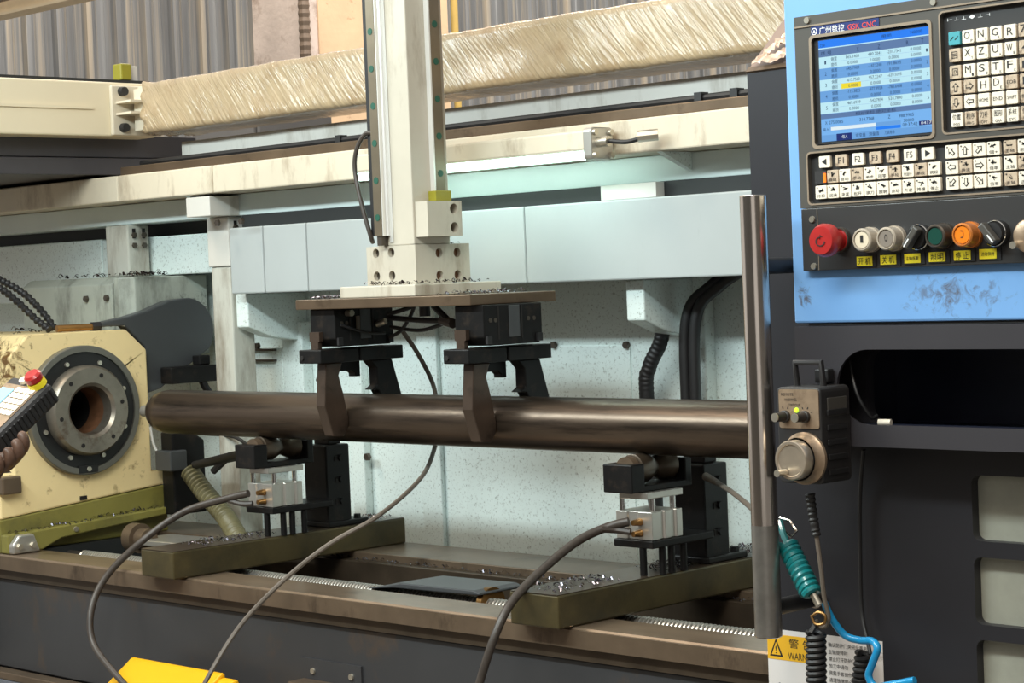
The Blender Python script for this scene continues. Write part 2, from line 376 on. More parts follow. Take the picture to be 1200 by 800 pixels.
# greasy finger marks under the buttons of the blue housing (its origin is the middle of its foot)
stain(M['blue'], (96, 104, 122), (-0.075, 0, 0.030), (0.080, 1, 0.026), 60, 0.36, 0.56)
stain(M['blue'], (92, 96, 108), (-0.285, 0, 0.030), (0.012, 1, 0.022), 60, 0.36, 0.5)

# oil-browned corner of the headstock casting (its origin is the middle of its foot)
stain(M['yellow'], (112, 78, 36), (0.1, -0.20, 0.31), (1, 0.07, 0.12), 40, 0.30, 0.44)
stain(M['motor'], (52, 50, 46), (0.03, 0.09, 0.09), (0.2, 0.10, 0.05), 30, 0.30, 0.5)

# ---------------------------------------------------------------- workshop shell
bm = B(); box(bm, -14, 6, -8, 18, -0.1, 0); struct(O('floor', bm, M['floor']))
bm = B(); box(bm, -14, 1.5, -6.2, -6.0, 0, 4.4); struct(O('wall_front_unseen', bm, mat('dim_unseen_wall', (96, 94, 92), 0.8)))  # unseen wall added so the pole reflects dark beside a bright opening
bm = B(); box(bm, 8.0, 8.2, -6.0, 14, 0, 5.0); struct(O('wall_right_unseen', bm, mat('dim_unseen_side_wall', (110, 108, 104), 0.8)))  # unseen wall added to darken low reflections in pipe and pole
wall = bpy.data.objects.new('wall_left', None); COL.objects.link(wall); wall.location = (-10, 9, 0); struct(wall)
for i in range(14):                     # corrugated sheets of four ribs each, overlapping at their edges
    y0 = 4.62 + i*0.8; bm = B(); pts = []
    for k in range(4):
        a = y0 + k*0.2
        pts += [(a, 0.0), (a+0.004, 0.05), (a+0.034, 0.056), (a+0.046, 0.0), (a+0.085, 0.0), (a+0.092, 0.008), (a+0.10, 0.0), (a+0.14, 0.0), (a+0.147, 0.008), (a+0.155, 0.0)]
    pts.append((y0+0.806, 0.002))
    off = 0.002*(i % 2)
    prev = None
    for y, d in pts:
        q = (bm.verts.new((-10+d+off, y, 0)), bm.verts.new((-10+d+off, y, 6.2)))
        if prev: bm.faces.new((prev[0], q[0], q[1], prev[1]))
        prev = q
    O('corrugated_sheet', bm, M['sheet'], wall)
col = bpy.data.objects.new('wall_pillar', None); COL.objects.link(col); col.location = (-8.2, 6.6, 0); struct(col)
PX, PY = -7.9, 6.51                      # near corner of the concrete pillar
bm = B(); box(bm, PX-0.39, PX, PY, PY+0.99, 0, 6.2); O('pillar_core', bm, M['concrete'], col)
bm = B(); box(bm, PX, PX+0.012, PY+0.10, PY+0.99, 0, 6.2)
O('plaster_facing', bm, M['plaster'], col, bevel=0.01)
bm = B(); P0 = (-7.8700, 6.5016, 2.5546); tube(bm, [(P0[0], P0[1], z_*0.02) for z_ in range(60, 220)], 0.028, 10, smooth=False, rad=lambda s: 0.026+0.004*(int(s/0.02+0.5) % 2))
pl = O('conduit_pipe', bm, M['conduit'], col)
bm = B(); P1 = (-8.6000, 8.2270, 2.3725); cyl(bm, (P1[0], P1[1], 0), (P1[0], P1[1], 6.1), 0.022, 12)
tag(O('wall_pipe', bm, M['yellow_pipe'], smooth=True), 'thin pale yellow pipe standing against the corrugated wall right of the pillar', 'pipe')
r = thing('roof_girder', (-9, 5.4, 2.77), 'cream steel girder crossing the top left corner under the roof', 'girder')
bm = B(); box(bm, -10, -7.0, 5.40, 5.44, 2.762, 3.1); O('web', bm, M['purlin'], r)
bm = B(); box(bm, -10, -7.0, 5.33, 5.40, 2.762, 2.775); O('flange', bm, M['purlin'], r)
bm = B(); cyl(bm, (-10, 5.34, 2.84), (-7, 5.34, 2.84), 0.014); O('drain_pipe', bm, M['conduit'], r, smooth=True)
r = thing('grey_cabinet', (-5.25, 4.1, 0), 'plain grey cabinet standing behind the machine left of the pillar', 'cabinet')
bm = B(); box(bm, -5.41, -5.085, 4.0, 4.3, 0, 1.97); O('body', bm, M['cabinet'], r, bevel=0.006)
bm = B(); box(bm, -5.40, -5.095, 3.985, 3.999, 0.06, 1.95); O('door', bm, M['cabinet'], r, bevel=0.004)
# ---------------------------------------------------------------- gantry frame above the machine
r = thing('gantry_cross_beam', (-3.98, 2.4, 1.755), 'cream gantry cross beam with a ribbed flange at its right end', 'beam')
bm = B(); box(bm, -4.12, -3.93, 1.6, 2.79, 1.755, 1.878); O('box_beam', bm, M['beam_cream'], r, bevel=0.004)
bm = B(); box(bm, -4.10, -3.945, 1.6, 2.79, 1.879, 1.886); O('top_rail', bm, M['darkgap'], r)
bm = B(); box(bm, -3.93, -3.926, 1.6, 2.62, 1.815, 1.822); O('press_line', bm, M['beam_cream'], r)
bm = B(); box(bm, -3.93, -3.918, 2.665, 2.80, 1.757, 1.870); fl = O('end_flange', bm, M['cream'], r, bevel=0.003)
for z0 in (1.802, 1.828):
    bm = B(); box(bm, -3.918, -3.86, 2.675, 2.80, z0, z0+0.005); O('gusset_web', bm, M['cream'], r)
bm = B(); box(bm, -3.918, -3.87, 2.735, 2.80, 1.765, 1.868); O('end_block', bm, M['cream'], r, bevel=0.003)
for z in (1.856, 1.774): bolt('bolt_head', (-3.918, 2.692, z), (1, 0, 0), 0.011, 0.014, M['rubber'], r, False)
r = thing('limit_switch', (-3.97, 2.74, 1.887), 'small yellow-green switch with a white tab on top of the cream cross beam', 'switch')
bm = B(); box(bm, -3.985, -3.95, 2.715, 2.745, 1.887, 1.925); O('body', bm, M['lime'], r, bevel=0.004)
bm = B(); box(bm, -3.975, -3.965, 2.748, 2.77, 1.887, 1.922); O('tab', bm, M['grey_paint'], r)

# the wrapped girder: square tube swathed in crumpled stretch film
r = thing('wrapped_gantry_beam', (-2.6, 2.78, 1.758), 'long square gantry beam wrapped in crumpled clear film', 'beam')
bm = B(); box(bm, -3.90, -1.0, 2.712, 2.835, 1.766, 1.860); O('tube', bm, M['cream'], r)
x0, x1, y0, y1, z0, z1 = -3.862, -1.0, 2.70, 2.845, 1.755, 1.870
NL, NS = 300, 56
sec = []
per = [(y0, z0), (y0, z1), (y1, z1), (y1, z0)]
for k in range(4):
    a, b = per[k], per[(k+1) % 4]
    for j in range(NS//4):
        t = j/(NS//4); sec.append((a[0]+(b[0]-a[0])*t, a[1]+(b[1]-a[1])*t))
cy_, cz_ = (y0+y1)/2, (z0+z1)/2
bm = B(); rings = []
for i in range(NL+1):
    x = x0 + (x1-x0)*i/NL; ring = []
    fold = 1.0 if x < -2.35 else 0.35
    if i < 8: fold = 2.2
    for j, (y, z) in enumerate(sec):
        ph = (x*1.0 + (z-z0)*0.85)*95
        d = 0.00035*fold*(math.sin(ph) + 0.7*math.sin(ph*1.73+2*math.sin(x*9)+j*0.05) + 0.5*math.sin(ph*2.9+x*5)) + 0.0016*fold*math.sin(x*14+j*0.35)*math.sin(x*23-j*0.2)
        if i < 3: d += 0.004*math.sin(j*1.3+i) - (0.012 if i == 0 else 0)
        cnr = 1 - 0.05*(1 if j % (NS//4) == 0 else 0)
        dy, dz = (y-cy_)*cnr, (z-cz_)*cnr; l = math.hypot(dy, dz)
        ring.append(bm.verts.new((x, cy_+dy*(1+d/l), cz_+dz*(1+d/l))))
    rings.append(ring)
for a, b in zip(rings, rings[1:]):
    for j in range(NS): bm.faces.new((a[j], a[(j+1) % NS], b[(j+1) % NS], b[j]))
bmesh.ops.recalc_face_normals(bm, faces=bm.faces)
for f in bm.faces: f.smooth = True
o = O('stretch_film', bm, M['wrap'], r)
for p in o.data.polygons: p.use_smooth = True
# ---------------------------------------------------------------- machine enclosure (rear casing)
WY = 2.90
enc = thing('machine_enclosure', (-3, 2.9, 0), 'pale aqua rear casing of the lathe with boxed beams, posts and gussets', 'machine casing')
for a, b in ((-5.0, -3.992), (-3.99, -3.382), (-3.38, -2.971), (-2.969, -2.402), (-2.40, -1.80), (-1.798, -0.9)):
    bm = B(); box(bm, a, b, WY, WY+0.012, 0.70, 1.70); O('back_panel', bm, M['aqua'], enc, bevel=0.002)
def rib(xa, xb, d=0.022, z0=0.70, z1=1.40):
    bm = B(); box(bm, xa, xb, WY-d, WY, z0, z1); return O('wall_rib', bm, M['aqua'], enc, bevel=0.003)
rib(-3.385, -3.345); rib(-3.175, -3.115, 0.012); rib(-2.414, -2.378, 0.03); rib(-3.60, -3.53, 0.03, z1=1.32)
for p in ((-3.3301, 2.8780, 1.0269), (-3.4792, 2.8780, 1.1911)): bolt('rib_bolt', p, (0, -1, 0), 0.009, 0.008, M['bolt'], enc)
bm = B(); box(bm, -3.05, -2.585, WY-0.004, WY, 0.72, 1.262); ap = O('access_cover', bm, M['aqua'], enc, bevel=0.001)
for p in ((-2.7808, 2.8960, 1.2638), (-2.5904, 2.8960, 1.2629)): bolt('cover_bolt', p, (0, -1, 0), 0.008, 0.007, M['bolt'], ap)
bm = B(); box(bm, -3.80, -3.60, WY-0.03, WY, 1.0, 1.262); vp = O('louvre_cover', bm, M['aqua'], enc, bevel=0.002)
for z in (1.256, 1.232):
    bm = B(); box(bm, -3.80, -3.62, WY-0.04, WY-0.03, z, z+0.005); O('louvre_lip', bm, M['bolt'], vp)
bolt('cover_bolt', (-3.6845, 2.8700, 1.2675), (0, -1, 0), 0.008, 0.007, M['bolt'], vp)
# lower box beam in segments
BY = 2.70
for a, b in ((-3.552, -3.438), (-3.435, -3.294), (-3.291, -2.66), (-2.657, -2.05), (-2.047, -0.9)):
    bm = B(); box(bm, a, b, BY, WY-0.001, 1.387, 1.529); O('beam_segment', bm, M['beam_grey_shaded'], enc, bevel=0.003)
bm = B(); box(bm, -3.55, -0.9, BY+0.035, BY+0.09, 1.530, 1.557); O('gap_shade_strip', bm, M['darkgap'], enc)  # dark strip painting the shade inside the open gap above the beam
for a, b in ((-2.475, -2.345),):
    bm = B(); box(bm, a, b, BY+0.012, BY+0.034, 1.530, 1.556); O('spacer_block', bm, M['grey_paint'], enc)
# left panels behind the posts
bm = B(); box(bm, -5.0, -4.19, 2.80, WY-0.001, 1.383, 1.530); O('side_panel', bm, M['aqua'], enc, bevel=0.003)
bm = B(); box(bm, -4.185, -3.60, 2.80, WY-0.001, 1.4365, 1.527); O('side_panel', bm, M['aqua'], enc, bevel=0.003)
bm = B(); box(bm, -5.0, -3.56, 2.83, WY-0.001, 1.531, 1.60); O('gap_shade_strip', bm, M['darkgap'], enc)  # same painted gap shade, carried on above the left panels
# upper channel: lit lower flange, cream fascia, cable bar, top strip
bm = B(); box(bm, -5.0, -3.70, 2.745, 2.88, 1.557, 1.604); O('lower_flange', bm, M['aqua_plain'], enc, bevel=0.002)
bm = B(); box(bm, -3.698, -0.9, 2.745, 2.88, 1.557, 1.604); O('lower_flange', bm, M['aqua_plain'], enc, bevel=0.002)
for a, b in ((-5.0, -3.905), (-3.903, -3.55), (-3.548, -0.9)):
    bm = B(); box(bm, a, b, 2.66, 2.88, 1.605, 1.664); O('fascia', bm, M['cream'], enc, bevel=0.003)
for x in (-3.66, -2.98, -2.30):
    bm = B(); prism(bm, [(2.665, 1.604), (2.744, 1.604), (2.744, 1.572)], 'X', x, x+0.012); O('stiffener', bm, M['aqua'], enc)
bm = B(); box(bm, -3.92, -0.9, 2.68, 2.71, 1.665, 1.684); O('cable_bar', bm, M['brown_steel'], enc, bevel=0.002)
bm = B(); tube(bm, [(-3.92, 2.74, 1.694), (-2.0, 2.74, 1.694), (-0.9, 2.74, 1.694)], 0.007, 8, smooth=False); O('cable', bm, M['rubber'], enc)
bm = B(); box(bm, -3.86, -0.9, 2.72, 2.80, 1.680, 1.6835); O('tray_floor', bm, M['bolt'], enc)
bm = B(); box(bm, -3.82, -0.9, 2.78, 2.80, 1.684, 1.736); O('top_strip', bm, M['grey_paint'], enc, bevel=0.002)
for p in ((-2.2588, 2.7350, 1.6765), (-2.1804, 2.7350, 1.6741), (-3.2151, 2.7350, 1.6716)):
    bm = B(); box(bm, p[0]-0.008, p[0]+0.008, 2.73, 2.75, 1.6845, 1.704); O('cable_clip', bm, M['rubber'], enc)
bm = B(); box(bm, -3.655, -3.57, 2.665, 2.745, 1.557, 1.600); fb = O('post_bracket', bm, M['grey_paint'], enc, bevel=0.002)
for p in ((-3.5413, 2.6650, 1.5408), (-3.4580, 2.6650, 1.5405)): bolt('bracket_bolt', p, (0, -1, 0), 0.008, 0.006, M['bolt'], fb)
# two rear posts
for (xa, xb, zb, zs) in ((-3.662, -3.592, 0.8605, 1.448), (-4.066, -3.976, 1.437, 1.445)):
    bm = B(); box(bm, xa, xb, 2.73, 2.79, zb, zs if zb < 1 else 1.556); po = O('post', bm, M['post'], enc, bevel=0.004)
    if zb < 1:
        bm = B(); box(bm, xa-0.004, xb+0.004, 2.726, 2.794, zs, 1.556); O('post_sleeve', bm, M['grey_paint'], po, bevel=0.003)
    for y in (2.745, 2.772):
        for z in (1.532, 1.508):
            bolt('slot_bolt', (xb+0.004, y, z), (1, 0, 0), 0.007, 0.005, M['bolt'], po)
        bm = B(); box(bm, xb+0.0035, xb+0.0052, y-0.004, y+0.004, 1.524, 1.547); O('slot', bm, M['bore'], po)
# gusset brackets under the beam
for x in (-2.415, -3.555):
    bm = B(); prism(bm, [(2.735, 1.3865), (2.735, 1.314), (2.80, 1.290), (WY-0.001, 1.276), (WY-0.001, 1.3865)], 'X', x-0.03, x+0.012)
    O('gusset', bm, M['aqua'], enc, bevel=0.003)
# hoses down the back wall
def back_hose(pts, r, label, corr=False):
    bm = B(); tube(bm, pts, r, 10, 40, rad=(lambda s: r*(1+0.035*math.sin(s*2*PI/0.009))) if corr else None)
    return tag(O('conduit_hose', bm, M['rubber'], smooth=True), label, 'hose')
back_hose([(-2.452, 2.845, 1.36), (-2.455, 2.84, 1.28), (-2.4790, 2.8300, 1.2250), (-2.4880, 2.8300, 1.1700), (-2.48, 2.84, 0.9)], 0.014, 'black ribbed hose coming out under the right gusset on the back wall', True)
bm = B()
for dx in (-0.010, 0.012):
    tube(bm, [(-2.28+dx, 2.86, 1.40), (-2.325+dx, 2.84, 1.37), (-2.365+dx, 2.82, 1.32), (-2.375+dx, 2.82, 1.18), (-2.375+dx, 2.83, 0.88)], 0.0105, 10)
tag(O('conduit_hose', bm, M['rubber'], smooth=True), 'pair of bound black cables curving down the back wall beside the right gusset', 'cable')
# LED tube lamp under the fascia
lt = thing('tube_light', (-2.6, 2.63, 1.60), 'glowing LED tube lamp fixed under the cream fascia right of the ram', 'lamp')
bm = B(); box(bm, -3.02, -2.405, 2.60, 2.655, 1.613, 1.648); O('housing', bm, M['cream'], lt, bevel=0.004)
bm = B(); cyl(bm, (-3.02, 2.618, 1.608), (-2.39, 2.618, 1.608), 0.010, 16); O('tube', bm, M['tube'], lt, smooth=True)
bm = B(); prism(bm, rrect(2.594, 2.650, 1.596, 1.652, 0.008), 'X', -2.405, -2.385); ec = O('end_cap', bm, M['alu'], lt, bevel=0.002)
for y, z in ((2.602, 1.643), (2.642, 1.643), (2.602, 1.604), (2.642, 1.604)): bolt('cap_screw', (-2.385, y, z), (1, 0, 0), 0.006, 0.006, M['zinc'], ec, False)
bm = B(); cyl(bm, (-2.385, 2.612, 1.626), (-2.360, 2.612, 1.626), 0.009, 12); O('cable_gland', bm, M['zinc'], lt, smooth=True)
bm = B(); tube(bm, [(-2.36, 2.612, 1.626), (-2.325, 2.618, 1.622), (-2.295, 2.63, 1.628)], 0.004); O('lead', bm, M['rubber'], lt, smooth=True)
bm = B(); cyl(bm, (-2.302, 2.62, 1.629), (-2.275, 2.642, 1.631), 0.010, 8); O('lead_gland', bm, M['zinc'], lt)
lamp = bpy.data.lights.new('tube_glow', 'AREA'); lamp.shape = 'RECTANGLE'; lamp.size = 0.62; lamp.size_y = 0.02; lamp.energy = 0.7; lamp.color = (0.8, 1, 0.95)
lo = bpy.data.objects.new('tube_glow', lamp); COL.objects.link(lo); lo.location = (-2.7, 2.618, 1.597); lo.rotation_euler = (math.radians(35), 0, 0)
# black sheet-metal canopy over the headstock
r = thing('black_canopy', (-4.4, 2.5, 1.672), 'stepped black sheet metal canopy above the headstock at upper left', 'canopy')
bm = B(); box(bm, -4.9, -4.0, 1.7, 2.955, 1.7125, 1.764); O('upper_tray', bm, M['black'], r, bevel=0.002)
bm = B(); box(bm, -4.9, -3.995, 1.7, 2.922, 1.672, 1.711); O('lower_tray', bm, M['black'], r, bevel=0.002)
# ---------------------------------------------------------------- headstock and what stands behind it
HX = -3.82
hs = thing('headstock', (-4.0, 2.48, 0.86), 'cream yellow lathe headstock with round spindle flange on an olive base', 'machine headstock')
bm = B(); plate(bm, [(2.272, 0.931), (2.272, 1.000), (2.309, 1.000), (2.309, 1.272), (2.357, 1.318), (2.608, 1.318), (2.660, 1.271), (2.660, 0.997), (2.694, 0.997), (2.694, 0.966)], [circ(2.483, 1.148, 0.062, 32)], 'X', -4.35, HX)
O('housing', bm, M['yellow'], hs, bevel=0.004)
bm = B(); prism(bm, [(2.268, 0.8605), (2.268, 0.930), (2.697, 0.9645), (2.697, 0.8605)], 'X', -4.35, HX+0.001); O('base_block', bm, M['olive_cast'], hs, bevel=0.003)
c = Vector((HX, 2.483, 1.148))
bm = B(); lathe(bm, [(0, 0.141), (0.016, 0.141), (0.018, 0.139), (0.018, 0.127), (0.010, 0.127), (0.010, 0.0615), (0, 0.0615)], c, (1, 0, 0), 64); O('outer_ring', bm, M['ring'], hs, smooth=True)
bm = B(); lathe(bm, [(0.009, 0.1265), (0.013, 0.1265), (0.013, 0.09), (0.009, 0.09)], c, (1, 0, 0), 64); dr = O('dark_ring', bm, M['black_ring'], hs, smooth=True)
for k in range(8):
    a = math.radians(22+45*k); bolt('ring_screw', c+Vector((0.013, math.cos(a)*0.109, math.sin(a)*0.109)), (1, 0, 0), 0.0055, 0.004, M['zinc'], dr, False)
bm = B(); lathe(bm, [(0.010, 0.098), (0.034, 0.098), (0.042, 0.092), (0.042, 0.060), (0.036, 0.053), (0.010, 0.050)], c, (1, 0, 0), 64); hb = O('spindle_flange', bm, M['hub'], hs, smooth=True)
for k in range(6):
    a = math.radians(10+60*k); bolt('flange_screw', c+Vector((0.0405, math.cos(a)*0.079, math.sin(a)*0.079)), (1, 0, 0), 0.005, 0.003, M['bore'], hb, False)
bm = B(); lathe(bm, [(0.040, 0.0595), (0.002, 0.049), (-0.04, 0.047)], c, (1, 0, 0), 48); O('taper_bore', bm, M['rust'], hs, smooth=True)
bm = B(); lathe(bm, [(-0.04, 0.0475), (-0.45, 0.0475), (-0.45, 0)], c, (1, 0, 0), 40); O('spindle_bore', bm, M['bore'], hs)
bm = B(); box(bm, HX+0.010, HX+0.0195, 2.458, 2.506, 1.012, 1.028); nt_ = O('ring_notch', bm, M['black_ring'], hs); bolt('notch_screw', (HX+0.0195, 2.483, 1.020), (1, 0, 0), 0.006, 0.003, M['zinc'], nt_)
bm = B(); box(bm, HX, HX+0.0015, 2.468, 2.486, 0.952, 0.961); O('drain_slot', bm, M['bore'], hs)
bm = B(); box(bm, HX-0.02, HX+0.02, 2.268, 2.315, 0.984, 1.022); O('corner_lug', bm, M['rail_side'], hs, bevel=0.004)
# motor housing, belt guard and their fittings behind
r = thing('motor_housing', (-4.1, 2.75, 1.28), 'boxy grimy grey-green motor housing with chamfered top behind the headstock', 'motor housing')
bm = B(); prism(bm, [(2.645, 1.25), (2.645, 1.42), (2.668, 1.436), (2.875, 1.436), (2.875, 1.25)], 'X', -4.30, -3.925); O('front_body', bm, M['motor'], r, bevel=0.003)
bm = B(); prism(bm, [(-3.924, 2.650), (-3.905, 2.650), (-3.872, 2.672), (-3.872, 2.873), (-3.924, 2.873)], 'Z', 1.25, 1.434); O('end_cover', bm, M['motor'], r, bevel=0.003)
for px_ in ((-4.0237, 2.6440, 1.3889), (-3.9406, 2.6440, 1.3891)): bolt('cover_bolt', px_, (0, -1, 0), 0.008, 0.007, M['bolt'], r)
gp = [(2.55, 1.335), (2.62, 1.345), (2.672, 1.356), (2.739, 1.378)]
cc = (2.788, 1.308)
arc = [(cc[0]+0.072*math.cos(math.radians(a)), cc[1]+0.074*math.sin(math.radians(a))) for a in range(96, -40, -12)]
bm = B(); prism(bm, gp + arc + [(2.704, 1.180), (2.668, 1.172), (2.668, 1.275), (2.616, 1.326), (2.55, 1.326)], 'X', -3.868, -3.835)
tag(O('belt_guard', bm, M['gun'], bevel=0.003), 'dark grey pear-shaped belt guard rising behind the headstock', 'guard')
r = thing('motor_bracket', (-3.8, 2.75, 1.17), 'black bracket arm with hanging bent rod beside the rear post', 'bracket')
bm = B(); box(bm, -3.83, -3.785, 2.70, 2.83, 1.19, 1.228); O('arm', bm, M['blackened'], r, bevel=0.004)
bm = B(); box(bm, -3.83, -3.80, 2.79, 2.82, 1.228, 1.25); O('upright', bm, M['blackened'], r, bevel=0.003)
bm = B(); tube(bm, [(-3.80, 2.79, 1.20), (-3.79, 2.80, 1.17), (-3.78, 2.82, 1.14)], 0.009); O('bent_rod', bm, M['blackened'], r, smooth=True)
r = thing('black_side_plate', (-3.76, 2.70, 0.90), 'thick black plate standing right of the headstock below the pipe', 'plate')
bm = B(); prism(bm, [(2.672, 0.90), (2.672, 1.085), (2.725, 1.085), (2.76, 1.062), (2.76, 0.90)], 'X', -3.80, -3.755); O('plate', bm, M['blackened'], r, bevel=0.004)
bm = B(); box(bm, -3.80, -3.74, 2.655, 2.70, 1.00, 1.045); O('clamp', bm, M['gun'], r, bevel=0.003)
bm = B(); tube(bm, [(-3.8196, 2.6600, 1.0971), (-3.8094, 2.6600, 1.0590), (-3.7858, 2.6600, 1.0273)], 0.003); tag(O('white_wire', bm, M['grey_paint'], smooth=True), 'thin white wire hanging beside the headstock right edge', 'wire')
bm = B(); tube(bm, [(-3.6721, 2.6550, 1.0035), (-3.6194, 2.6550, 0.9591), (-3.5374, 2.6500, 0.9065), (-3.4220, 2.6000, 0.8613)], 0.021, 12, 60, rad=lambda s: 0.020*(1+0.10*math.sin(s*2*PI/0.0105)))
tag(O('dust_hose', bm, M['dust'], smooth=True), 'fat olive ribbed hose sloping down from the headstock to the bed', 'hose')
for i, (pts, lab) in enumerate((([(-4.0952, 2.4200, 1.4521), (-4.0407, 2.4300, 1.4388), (-3.9770, 2.4500, 1.4062), (-3.9362, 2.4700, 1.3630), (-3.9069, 2.4800, 1.3264)], 'upper of two black jointed coolant hoses above the headstock'),
                  ([(-4.0637, 2.4000, 1.4269), (-4.0092, 2.4100, 1.4196), (-3.9673, 2.4300, 1.3859), (-3.9332, 2.4500, 1.3487), (-3.8960, 2.4600, 1.3253)], 'lower of two black jointed coolant hoses above the headstock'))):
    bm = B(); tube(bm, pts, 0.008, 10, 18, rad=lambda s: 0.0075*(1+0.22*math.sin(s*2*PI/0.013)))
    tag(O('coolant_hose', bm, M['rubber'], smooth=True), lab, 'hose', 'jointed coolant hoses')
r = thing('coolant_fitting', (-3.9, 2.53, 1.319), 'small brass fitting with a black nut lying on the headstock top', 'fitting')
bm = B(); cyl(bm, (-3.86, 2.455, 1.327), (-3.845, 2.535, 1.327), 0.008, 10); O('pipe', bm, M['brass'], r, smooth=True)
bm = B(); cyl(bm, (-3.845, 2.535, 1.328), (-3.842, 2.555, 1.328), 0.011, 6); O('nut', bm, M['rubber'], r)
bm = B(); tube(bm, [(-3.842, 2.555, 1.328), (-3.84, 2.60, 1.33), (-3.838, 2.64, 1.321)], 0.003); O('lead', bm, M['grey_paint'], r, smooth=True)
swarf('swarf', [(-4.2, -3.84, 2.33, 2.6, 1.319), (-4.2, -3.9, 2.67, 2.86, 1.437), (-3.90, -3.84, 2.66, 2.74, 1.436)], 0.012, M['chip_dark'], 'dark chips on top of headstock and motor housing', 70)
# ---------------------------------------------------------------- lathe bed
bed = thing('lathe_bed', (-2.8, 2.5, 0), 'long lathe bed with worn steel rails and a dark sheet front', 'machine bed')
bm = B(); prism(bm, [(2.262, 0.829), (2.262, 0.857), (2.265, 0.860), (2.352, 0.860), (2.352, 0.829)], 'X', -3.955, -0.9); O('front_rail', bm, M['rail'], bed)
bm = B(); box(bm, -3.955, -0.9, 2.2585, 2.2618, 0.829, 0.8565); O('rail_face', bm, M['rail_side'], bed)
bm = B(); box(bm, -3.95, -0.9, 2.270, 2.352, 0.808, 0.8285); O('rail_foot', bm, M['beamtop'], bed)
bm = B(); box(bm, -3.955, -0.9, 2.676, 2.825, 0.829, 0.860); O('back_rail', bm, M['rail_side'], bed, bevel=0.002)
bm = B(); box(bm, -3.955, -0.9, 2.650, 2.676, 0.70, 0.846); O('back_rail_ledge', bm, M['beamtop'], bed, bevel=0.002)
bm = B(); box(bm, -3.95, -0.9, 2.285, 2.352, 0.60, 0.8078); O('front_web', bm, M['bedcover'], bed)
bm = B(); box(bm, -3.95, -0.9, 2.278, 2.2848, 0.618, 0.806); fc = O('front_cover', bm, M['bedcover'], bed, bevel=0.002)
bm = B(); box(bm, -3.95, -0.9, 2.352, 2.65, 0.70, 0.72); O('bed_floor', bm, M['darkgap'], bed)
bm = B(); box(bm, -4.0, -0.9, 2.255, 2.825, 0.05, 0.599); O('bed_casting', bm, M['bedcover'], bed)
bm = B(); box(bm, -4.0, -0.9, 2.245, 2.2775, 0.600, 0.616); O('casting_lip', bm, M['rail_side'], bed, bevel=0.002)
bm = B(); box(bm, -4.0, -0.9, 2.240, 2.2545, 0.05, 0.5995); O('casting_face', bm, mat('blue_grey_casting', (112, 114, 122), 0.45), bed)
bm = B(); box(bm, -3.955, -3.80, 2.353, 2.649, 0.7201, 0.8600); O('bed_end_dark_fill', bm, M['darkgap'], bed)  # dark block added so the opening under the headstock looks unlit
# left end plate of the bed with its ledge
bm = B(); prism(bm, [(2.268, 0.861), (2.268, 0.900), (2.70, 0.918), (2.70, 0.905), (2.665, 0.900), (2.40, 0.880), (2.352, 0.861)], 'X', HX+0.002, HX+0.03); O('end_plate', bm, M['olive_cast'], bed, bevel=0.003)
bm = B(); box(bm, -3.985, -3.958, 2.2, 2.30, 0.62, 0.93); O('end_stop', bm, M['rail_side'], bed, bevel=0.003)
bolt('end_plate_screw', (HX+0.03, 2.435, 0.895), (1, 0, 0), 0.006, 0.004, M['zinc'], bed, False)
bm = B(); prism(bm, [(2.268, 0.861), (2.268, 0.880), (2.285, 0.900), (2.32, 0.900), (2.335, 0.861)], 'X', HX+0.031, HX+0.05); cl = O('end_clamp', bm, M['alu'], bed, bevel=0.004)
for y in (2.283, 2.315): bolt('clamp_bolt', (HX+0.05, y, 0.877), (1, 0, 0), 0.007, 0.008, M['zinc'], cl)
# lead screw and its covers
bm = B(); P_ = helix((-3.75, 2.425, 0.838), (-0.95, 2.425, 0.838), 0.0135, 330, 10); tube(bm, P_, 0.0030, 5, smooth=False)
ls = O('lead_screw_thread', bm, M['alu'], bed, smooth=True)
bm = B(); cyl(bm, (-3.8, 2.425, 0.838), (-0.92, 2.425, 0.838), 0.0125, 16); O('lead_screw', bm, M['bolt'], bed, smooth=True)
bm = B(); prism(bm, [(-2.80, 0.850), (-2.70, 0.868), (-2.515, 0.870), (-2.50, 0.866), (-2.50, 0.862), (-2.72, 0.858)], 'Y', 2.395, 2.50); O('screw_cover', bm, M['gun'], bed, bevel=0.002)
bm = B(); lathe(bm, [(0, 0.0), (0, 0.030), (0.012, 0.030), (0.012, 0.0)], (-2.515, 2.43, 0.842), (1, 0, 0), 24); O('screw_nut', bm, M['brass'], bed, smooth=True)
for x in (-3.46, ):
    bm = B(); lathe(bm, [(0, 0), (0, 0.032), (0.03, 0.032), (0.03, 0.022), (0.06, 0.022), (0.06, 0)], (-3.70, 2.52, 0.872), (1, 0, 0), 24); O('screw_bearing', bm, M['rail_side'], bed, smooth=True)
bm = B(); prism(bm, [(-3.68, 0.872), (-3.26, 0.878), (-3.26, 0.866), (-3.68, 0.860)], 'Y', 2.50, 2.60); O('telescopic_cover', bm, M['alu'], bed, bevel=0.002)
